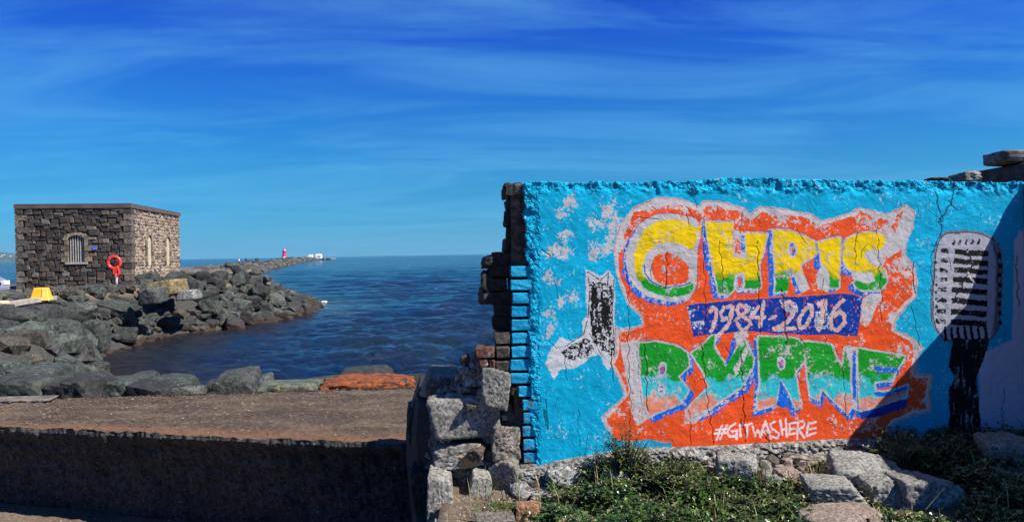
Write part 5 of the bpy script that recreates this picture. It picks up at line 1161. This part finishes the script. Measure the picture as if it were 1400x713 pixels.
Xp = fx[None] + (bx_ - fx)[None] * vv[:, None]; Yp = (fy + en)[None] * (1 - vv[:, None]) + by_[None] * vv[:, None]
Zp = PZ + .035 * (fbm(Xp.shape, 5, 3, rr_, 4, .6) - .5) + .03 * (fbm(Xp.shape, 40, 16, rr_, 3) - .5) + .03 * np.clip(vv[:, None] - .12, 0, .2)
top = mesh('platform', np.stack([Xp.ravel(), Yp.ravel(), Zp.ravel()], 1), grid_faces(nx_, ny_), M_plat, False)
at = top.attributes.new('edge', 'FLOAT', 'POINT'); ev = np.clip(1 - (vv[:, None] - .06) / .13, 0, 1) * (.55 + .45 * fbm(Xp.shape, 20, 8, rr_, 3)); ev = np.where(vv[:, None] < .012, .2, ev); at.data.foreach_set('value', ev.ravel().astype(np.float32))
plat = empty('concrete_platform', (-2, 7.5, -1.6), 0, 'broad flat topped concrete platform littered with shells and gravel, its front face in black shade', 'platform')
# children keep world coordinates by offset
def kid(o): o.parent = plat; o.location = (2, -7.5, 1.6); return o
kid(link('top_surface', top))
# front face with a projecting crust and a hollowed body below
nv = 54; tt = np.linspace(0, 1, nv); A, B = np.meshgrid(s_, tt)
zf = PZ - .015 - tt[:, None] * .95 + 0 * A
rec = np.interp(tt, [0, .02, .10, .14, .30, .34, .5, 1], [0, -.012, .04, .15, .18, .23, .27, .33])[:, None] + .07 * (fbm(A.shape, 22, 9, rr_, 5, .6) - .5) * np.clip(tt[:, None] / .05, .3, 1) + .06 * (fbm(A.shape, 5, 5, rr_, 3, .7) - .5)
nxn = -(np.gradient(fy)); nyn = np.gradient(fx); ln = np.hypot(nxn, nyn); nxn /= ln; nyn /= ln
Xf = fx[None] + nxn[None] * rec; Yf = (fy + en)[None] + nyn[None] * rec
Zf = zf.copy(); Zf[0] = Zp[0]
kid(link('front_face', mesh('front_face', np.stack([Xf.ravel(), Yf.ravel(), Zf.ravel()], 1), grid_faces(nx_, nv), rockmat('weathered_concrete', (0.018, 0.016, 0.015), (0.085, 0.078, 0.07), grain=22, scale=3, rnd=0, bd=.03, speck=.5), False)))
mb = MB(); n = len(PB)
for i in range(n - 1):
    a, b_ = PB[i], PB[i + 1]; mb.add([(a.x, a.y, PZ + .02), (b_.x, b_.y, PZ + .02), (b_.x, b_.y, -2.4), (a.x, a.y, -2.4)], [(0, 1, 2, 3)])
a, b_ = PF[-1], PB[-1]; mb.add([(a.x, a.y, PZ), (b_.x, b_.y, PZ), (b_.x, b_.y, -2.5), (a.x, a.y, -2.5)], [(0, 1, 2, 3)])
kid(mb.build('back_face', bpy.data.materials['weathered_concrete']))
# shells, chips and pebbles on top
mb = MB(); rg = random.Random(9)
for i in range(2000):
    s0 = rg.random(); v0 = rg.random() ** .8 * .98 + .02; x = np.interp(s0, s_, fx) * (1 - v0) + np.interp(s0, s_, bx_) * v0; y = np.interp(s0, s_, fy) * (1 - v0) + np.interp(s0, s_, by_) * v0
    r_ = rg.uniform(.005, .016) * (1.5 if rg.random() < .12 else 1); q = rg.uniform(0, 3.14); z = PZ + .015 + .03 * min(max(v0 - .12, 0), .2)
    if .15 < v0 < .3 and rg.random() < .4: continue
    ca, sa = math.cos(q), math.sin(q); hh_ = r_ * rg.uniform(.3, .7)
    V = [(x + ca * r_, y + sa * r_, z), (x - sa * r_ * .6, y + ca * r_ * .6, z), (x - ca * r_, y - sa * r_, z), (x + sa * r_ * .6, y - ca * r_ * .6, z), (x, y, z + hh_)]
    mb.add(V, [(0, 1, 4), (1, 2, 4), (2, 3, 4), (3, 0, 4)], rg.choices([0, 1, 2], [.5, 5, 4])[0])
kid_ = mb.build('shell_litter', [simple('shell_white', (0.26, 0.22, 0.17), .8, scale=20), simple('pebble_brown', (0.10, 0.062, 0.04), .9, scale=20), simple('pebble_grey', (0.15, 0.13, 0.11), .9, scale=20)])
tag(kid_, 'scattered shell chips and pebbles on the concrete platform', 'gravel', kind='stuff')
e = empty('concrete_slab', (0, 0, 0), 0, 'thin pale concrete slab edge lying along the far left of the platform', 'slab')
c, w, h = px_box(-20, 543, 80, 552, 9.05); rock_obj('slab_body', 77, rockmat('pale_slab', (0.12, 0.105, 0.085), (0.25, 0.22, 0.175), grain=18, scale=2, rnd=0, bd=.02), (c.x, c.y, c.z), (w, .4, h), parent=e, boxy=.56, soft=30, planes=3, rough=.05)

# ================================================================ rocks in the foreground, right of the stub
M_fr = rockmat('weathered_foreground_rock', (0.17, 0.16, 0.145), (0.50, 0.48, 0.44), grain=48, scale=4, rnd=.08, bd=.025, speck=.4)
M_frp = rockmat('pinkish_foreground_rock', (0.22, 0.16, 0.13), (0.46, 0.36, 0.30), grain=52, scale=4, rnd=.05, bd=.02, speck=.25)
FR = [(978, 622, 1034, 668, 4.86, .25, M_fr, 'pointed pale rock leaning on the wall footing below the hashtag', dict(planes=12)),
      (1064, 643, 1096, 672, 4.80, .2, M_frp, 'small pinkish rock right of the pointed pale one', {}), (1044, 648, 1078, 672, 4.78, .18, M_fr, 'small pale flat rock left of the pinkish one', {}),
      (1132, 624, 1230, 674, 4.66, .34, M_fr, 'long light grey slab of rock under the shaded end of the mural', dict(boxy=.58, soft=20, rough=.09)), (1102, 655, 1184, 692, 4.45, .3, M_fr, 'low pale rock in front of the long light grey slab', dict(rough=.09)),
      (1178, 652, 1236, 706, 4.45, .3, M_fr, 'craggy rock at the right end of the low pale one', dict(rough=.14)), (1216, 650, 1296, 716, 4.42, .34, M_fr, 'big sloping rock at the right with mossy crevices', dict(rough=.10, boxy=.6)),
      (1100, 698, 1208, 740, 4.05, .34, M_frp, 'rounded pinkish boulder cut by the bottom edge', dict(boxy=.6, rough=.05, soft=12)), (1342, 596, 1404, 652, 4.75, .3, M_fr, 'grey rock in the shade at the right edge', {}),
      (1370, 640, 1420, 680, 4.5, .3, M_fr, 'grey rock at the right edge below the shaded one', {}), (706, 688, 740, 716, 4.55, .16, rockmat('orange_stone', (0.30, 0.13, 0.06), (0.50, 0.26, 0.14), grain=26, scale=5, rnd=0, bd=.02), 'orange broken brick on the ground at the foot of the stub', {}),
      (744, 640, 800, 680, 4.92, .2, M_chalk, 'rough pale footing stone at the left end of the mural', dict(rough=.22)), (722, 668, 764, 700, 4.85, .2, M_chalk, 'pale rubble lump right of the stub', dict(rough=.2)),
      (826, 640, 860, 664, 4.9, .15, M_chalk, 'pale stone behind the tall weeds', dict(rough=.2)), (650, 706, 704, 730, 4.4, .2, M_granb, 'half buried stone at the bottom edge below the stub', {})]
for i, (a, b_, c_, d_, Y_, dp, mt, lb, kw) in enumerate(FR):
    px_rock(a, b_, c_, d_, Y_, dp, mt, lb, sub=5, seed=1500 + i, rz=random.uniform(-.2, .2), **dict(dict(rough=.11), **kw))

pts = []
for i in range(420):
    u_r = random.uniform(-.05, 3.3); dp_ = -random.uniform(.03, .42) * random.random() ** .6; q_ = W0 + WX * u_r + WN * dp_; pts.append((q_.x, q_.y, gz(q_.x, q_.y) + .01, random.uniform(.02, .075) * (1.5 if random.random() < .15 else 1)))
tag(rock_mass('footing_rubble', pts, [M_fr, M_gran, M_frp, M_bdark], 66, 2), 'small broken rubble lying along the foot of the painted wall', 'rubble', kind='stuff')
# ================================================================ vegetation
def leafmat(name, lo, hi, rough=.45):
    m, t, b = newmat(name); oi = tex(t, 6, 4, .6, coord='World'); n = tex(t, 60, 3, .6, coord='World')
    c = ramp(t, oi, [(.3, lo), (.7, hi)]); c = mixc(t, mrange(t, n, .45, .62, 0, .7), c, tuple(min(1, x * 1.5 + .005) for x in hi))
    t.links.new(c, b.inputs['Base Color']); b.inputs['Roughness'].default_value = rough; return m
LM = [leafmat('leaf_dark', (0.007, 0.018, 0.005), (0.018, 0.038, 0.009), .30), leafmat('leaf_mid', (0.018, 0.052, 0.007), (0.046, 0.098, 0.014), .28), leafmat('leaf_yellow', (0.10, 0.12, 0.025), (0.17, 0.18, 0.045), .5), leafmat('leaf_dry', (0.14, 0.095, 0.045), (0.26, 0.18, 0.09), .7), leafmat('stem_dry', (0.07, 0.05, 0.03), (0.16, 0.12, 0.07), .8)]
def leaf(mb, p, dr, L, w, mi, up=Vector((0, 0, 1))):
    dr = dr.normalized(); s = dr.cross(up); s = s.normalized() if s.length > .01 else Vector((1, 0, 0)); nrm = s.cross(dr)
    a = p; m1 = p + dr * L * .45 + nrm * L * .06; m0 = m1 + s * w / 2 + nrm * L * .08; m2_ = m1 - s * w / 2 + nrm * L * .08; tip = p + dr * L - nrm * L * .12
    mb.add([a, m0, tip, m2_, m1], [(0, 1, 4), (1, 2, 4), (0, 4, 3), (4, 2, 3)], mi)
def inpoly(x, y, P_):
    c = False; n = len(P_)
    for i in range(n):
        (ax, ay), (bx, by) = P_[i], P_[(i + 1) % n]
        if (ay > y) != (by > y) and x < (bx - ax) * (y - ay) / (by - ay) + ax: c = not c
    return c
def zat(px, py):                                    # ground point seen at a pixel
    r = ray(px, py); z = -1.5
    for _ in range(6):
        p = r * (z / r.z); z = gz(p.x, p.y)
    return r * (z / r.z)
def ground_poly(P_): return [tuple(zat(*q)[:2]) for q in P_]
def cover(name, poly_px, n, hgt, mix, label, seed, hfun=None, lsize=(.014, .050)):
    rg = random.Random(seed); P_ = ground_poly(poly_px); x0, x1 = min(p[0] for p in P_), max(p[0] for p in P_); y0, y1 = min(p[1] for p in P_), max(p[1] for p in P_)
    mb = MB(); k = 0; tries = 0
    while k < n and tries < n * 6:
        tries += 1; x = rg.uniform(x0, x1); y = rg.uniform(y0, y1)
        if not inpoly(x, y, P_): continue
        cl = noise.noise(Vector((x * 4.2, y * 4.2, seed))) * .5 + .5; cl2 = noise.noise(Vector((x * 15, y * 15, seed + 5))) * .5 + .5
        H = hgt * (.15 + 1.9 * max(0, cl - .2)) * (.5 + 1.0 * cl2) * (hfun(x, y) if hfun else 1)
        if cl < .33: continue
        p0 = Vector((x, y, gz(x, y) - .01)); ln = Vector((rg.uniform(-.5, .5), rg.uniform(-.5, .3), 1)).normalized(); h = H * rg.uniform(.35, 1.0)
        tp = p0 + ln * h; mi0 = rg.choices(range(5), mix)[0] if cl2 < .72 else rg.choices(range(5), [1, 4, 1, 0, 0])[0]
        if rg.random() < .35:
            s = Vector((.0022, 0, 0)); mb.add([p0 - s, p0 + s, tp + s * .5, tp - s * .5], [(0, 1, 2, 3)], 4 if rg.random() < .5 else 0)
        for j in range(rg.randint(4, 7)):
            q = p0 + ln * h * rg.uniform(.3, 1.02); a = rg.uniform(0, 6.28); dr = Vector((math.cos(a), math.sin(a), rg.uniform(-.3, .9))); L_ = rg.uniform(*lsize)
            leaf(mb, q, dr, L_, L_ * rg.uniform(.38, .62), mi0 if rg.random() < .8 else rg.choices(range(5), mix)[0]); 
        if rg.random() < .035:                       # grass blade
            a = rg.uniform(0, 6.28); d = Vector((math.cos(a), math.sin(a), 0)); L_ = rg.uniform(.08, .2) * (.4 + H / hgt); s = Vector((-d.y, d.x, 0)) * .0022
            q = [p0, p0 + d * L_ * .18 + Vector((0, 0, L_ * .6)), p0 + d * L_ * .6 + Vector((0, 0, L_ * .9))]
            mb.add([q[0] - s, q[0] + s, q[1] + s, q[1] - s, q[2]], [(0, 1, 2, 3), (3, 2, 4)], rg.choice([1, 2, 3]))
        k += 1
    o = mb.build(name, LM); tag(o, label, 'weeds', kind='stuff'); return o
cover('ground_cover', [(752, 700), (760, 668), (800, 652), (850, 640), (930, 645), (985, 660), (1050, 675), (1100, 690), (1105, 720), (1090, 780), (700, 780)], 6500, .145, [6, 5, .35, .15, .3], 'dense low green weeds growing at the foot of the mural', 1)
cover('ground_cover', [(1195, 622), (1215, 606), (1290, 600), (1400, 604), (1460, 640), (1460, 720), (1330, 690), (1300, 660), (1240, 640)], 4200, .15, [6, 2, .3, .2, .4], 'dark leafy weeds in the shade under the painted microphone', 2)
cover('ground_cover', [(1180, 690), (1300, 712), (1340, 680), (1460, 720), (1440, 790), (1150, 790)], 1500, .09, [4, 3, 1, .8, .6], 'sparse weeds among rocks at the bottom right', 3)
cover('moss_patch', [(620, 716), (660, 690), (716, 686), (712, 716), (690, 770), (600, 770)], 3200, .035, [3, 4, 3, 1.5, .2], 'olive moss patch at the foot of the rubble stub', 4, lsize=(.007, .015))
cover('dry_weeds', [(1080, 664), (1130, 640), (1150, 668), (1170, 700), (1100, 710), (1070, 690)], 900, .08, [1, 1, 1.5, 3, 3], 'brown dry weeds between the pale rocks', 5)
cover('dry_weeds', [(735, 676), (765, 665), (800, 700), (770, 770), (700, 770)], 700, .06, [2, 2, 1, 2, 2], 'thin dry weeds at the bottom edge right of the stub', 6)
def weed_plant(px, py, H, W_, n, mix, label, seed, ls=(.02, .045)):
    rg = random.Random(seed); g = zat(px, py); e = empty('weed_plant', tuple(g), 0, label, 'weed'); st_ = MB(); lf = MB()
    for s in range(n):
        a = rg.uniform(0, 6.28); r_ = rg.random() ** .6; tip = Vector((math.cos(a) * W_ * r_, math.sin(a) * W_ * .5 * r_, H * rg.uniform(.45, 1) * (1 - .5 * r_ ** 2))); q = [Vector((tip.x * .12, tip.y * .12, 0)), tip * .5 + Vector((0, 0, tip.z * .12)), tip]
        st_.tube(q, [.004, .003, .0012], 4)
        for j in range(rg.randint(12, 20)):
            t_ = rg.uniform(.15, 1); p = q[0].lerp(q[1], t_ * 2) if t_ < .5 else q[1].lerp(q[2], t_ * 2 - 1); a = rg.uniform(0, 6.28); L_ = rg.uniform(*ls) * (1.2 - .5 * t_)
            leaf(lf, p, Vector((math.cos(a), math.sin(a), rg.uniform(-.2, .9))), L_, L_ * rg.uniform(.3, .5), rg.choices(range(5), mix)[0])
    st_.build('stems', LM[4], e); lf.build('leaves', LM, e)
weed_plant(856, 664, .44, .22, 110, [4, 4, 1, .3, .5], 'tallest bushy weed climbing the wall at the notch in the orange paint', 1)
weed_plant(818, 668, .26, .18, 44, [3, 3, 3, .5, .5], 'yellowish low weed left of the tallest bushy one', 2)
weed_plant(915, 676, .26, .28, 80, [3, 4, 1, .5, .5], 'spreading weed right of the tallest bushy one', 3)
weed_plant(1234, 640, .30, .30, 60, [6, 3, .3, .1, .4], 'dark bushy weed in the shade left of the painted microphone stem', 4)
weed_plant(1300, 636, .17, .26, 50, [5, 4, .3, .1, .4], 'dark leafy weed at the base of the painted microphone stem', 5)
weed_plant(1355, 640, .13, .2, 30, [5, 4, .3, .1, .4], 'dark weed beside the grey rock at the right edge', 6)
weed_plant(965, 690, .20, .26, 44, [4, 5, .8, .3, .3], 'leafy weed in front of the footing left of the hashtag', 8)
weed_plant(1060, 702, .15, .25, 40, [5, 4, .5, .4, .3], 'low weed left of the rounded pinkish boulder', 9)
weed_plant(790, 690, .15, .2, 30, [3, 4, 2, .8, .5], 'small yellow green weed at the left end of the green bank', 10)
weed_plant(880, 705, .13, .3, 40, [6, 4, .5, .4, .3], 'dark leafy weed at the bottom edge below the tallest bushy one', 11)
weed_plant(1010, 700, .14, .3, 36, [4, 5, .6, .3, .3], 'lush green weed near the bottom under the hashtag', 7)
weed_plant(840, 690, .12, .2, 16, [3, 6, .3, 0, .2], 'broad leaved weed low in the green bank below the notch', 21, ls=(.045, .085))
weed_plant(950, 705, .10, .2, 14, [3, 6, .3, 0, .2], 'broad leaved weed at the bottom edge left of the lush green one', 22, ls=(.045, .08))
weed_plant(1262, 640, .13, .2, 18, [4, 6, 0, 0, .2], 'broad leaved weed in the shade behind the big sloping rock', 23, ls=(.045, .08))
weed_plant(1330, 664, .12, .22, 20, [3, 6, .3, 0, .2], 'broad leaved weed right of the big sloping rock', 24, ls=(.04, .075))
def grass_tuft(px, py, H, n, label, seed, dry=.4):
    rg = random.Random(seed); g = zat(px, py); e = empty('grass_tuft', tuple(g), 0, label, 'grass tuft'); mb = MB()
    for s in range(n):
        a = rg.uniform(0, 6.28); d = Vector((math.cos(a), math.sin(a), 0)); L_ = H * rg.uniform(.5, 1.1); lean = rg.uniform(.1, .7); s_ = Vector((-d.y, d.x, 0)) * rg.uniform(.0014, .003); b0 = d * rg.uniform(0, .03)
        q = [b0, b0 + d * L_ * lean * .25 + Vector((0, 0, L_ * .5)), b0 + d * L_ * lean * .6 + Vector((0, 0, L_ * .85)), b0 + d * L_ * lean * 1.1 + Vector((0, 0, L_ * (1 - lean * .35)))]
        mb.add([q[0] - s_, q[0] + s_, q[1] + s_, q[1] - s_, q[2] + s_ * .7, q[2] - s_ * .7, q[3]], [(0, 1, 2, 3), (3, 2, 4, 5), (5, 4, 6)], 3 if rg.random() < dry else rg.choice([1, 1, 2]))
    mb.build('blades', LM, e)
for q_ in ((806, 652, .16, 60, 'straw coloured grass tuft against the footing at the left', 1, .6), (870, 650, .22, 60, 'tall thin grass tuft beside the tallest bushy weed', 2, .35), (1036, 664, .15, 60, 'grass tuft between the pointed rock and the pinkish rock', 3, .5),
           (1116, 662, .14, 60, 'dry grass tuft left of the long light grey slab', 4, .8), (982, 712, .14, 70, 'green grass tuft at the bottom edge below the hashtag', 5, .2), (1196, 690, .12, 50, 'grass tuft in front of the craggy rock', 6, .5), (760, 690, .10, 50, 'small dry grass tuft at the bottom right of the stub', 7, .7)):
    grass_tuft(*q_)
e = None
mb = MB(); rg = random.Random(12)                   # fine bare twigs on the blue paint beside the tall weed
for s in range(16):
    g = zat(848 + rg.uniform(-14, 14), 662); q = [g]; d = Vector((rg.uniform(-.5, .5), .12, 1)).normalized()
    for j in range(6): d = (d + Vector((rg.uniform(-.4, .4), rg.uniform(-.05, .05), rg.uniform(-.25, .1)))).normalized(); q.append(q[-1] + d * rg.uniform(.04, .09))
    mb.tube(q, [.0028, .0025, .002, .0018, .0014, .001, .0006], 4)
o = mb.build('dry_twigs', LM[4]); tag(o, 'fine bare twigs reaching over the blue paint beside the tall weed', 'twigs', kind='stuff')
# loose stones and grit on the terrace and on the yard floor
mb = MB()
for i in range(2600):
    if i < 500: x = rg.uniform(-.48, .2); y = rg.uniform(4.1, 5.05)
    elif i < 1900: x = rg.uniform(-.4, 3.4); y = rg.uniform(3.4, 5.05)
    else: x = rg.uniform(-7.5, -2.5); y = rg.uniform(6.2, 7.6)
    z = gz(x, y); r_ = rg.uniform(.005, .02) * (1.8 if rg.random() < .06 else 1); V, Fc = ICO[1] if False else (None, None)
    ca = rg.uniform(0, 6.28); q = [(x + r_ * math.cos(ca + k * 1.57) * rg.uniform(.6, 1.1), y + r_ * math.sin(ca + k * 1.57) * rg.uniform(.6, 1.1), z - .004) for k in range(4)] + [(x, y, z + r_ * rg.uniform(.4, .9))]
    mb.add(q, [(0, 1, 4), (1, 2, 4), (2, 3, 4), (3, 0, 4)], rg.choices([0, 1, 2], [2, 3, 4])[0])
tag(mb.build('loose_gravel', [bpy.data.materials[k] for k in ('shell_white', 'pebble_brown', 'pebble_grey')]), 'loose gravel and grit on the ground below the walls', 'gravel', kind='stuff')
# haze: an even, thin sea air round the whole scene
m, t, b = newmat('sea_haze'); t.nodes.remove(b); pv = N(t, 'ShaderNodeVolumePrincipled'); pv.inputs['Color'].default_value = (.30, .66, 1, 1); pv.inputs['Density'].default_value = HAZE; pv.inputs['Anisotropy'].default_value = 0.2
t.links.new(pv.outputs[0], t.nodes['Material Output'].inputs['Volume'])
mb = MB(); mb.box(-15000, 15000, -700, 15000, -9, 260); tag(mb.build('haze', m), 'thin blue sea haze in the air over the bay', 'haze', kind='stuff')
# small weeds beside the car on the apron
def apron_weed(px, py, s, label, seed):
    rg = random.Random(seed); g = atZ(px, py, -1.38); e = empty('weed_plant', tuple(g), 0, label, 'weed'); lf = MB()
    for j in range(130):
        a = rg.uniform(0, 6.28); r_ = rg.random() * s; leaf(lf, Vector((math.cos(a) * r_, math.sin(a) * r_, rg.uniform(0, .45) * s)), Vector((math.cos(a), math.sin(a), .8)), .11, .05, rg.choice([0, 1, 2, 3, 4]))
    lf.build('leaves', LM, e)
apron_weed(19, 411, .45, 'scrappy dry weed on the apron right of the car', 1)
apron_weed(82, 405, .4, 'pale scrappy weed where the kerb meets the boulders', 2)
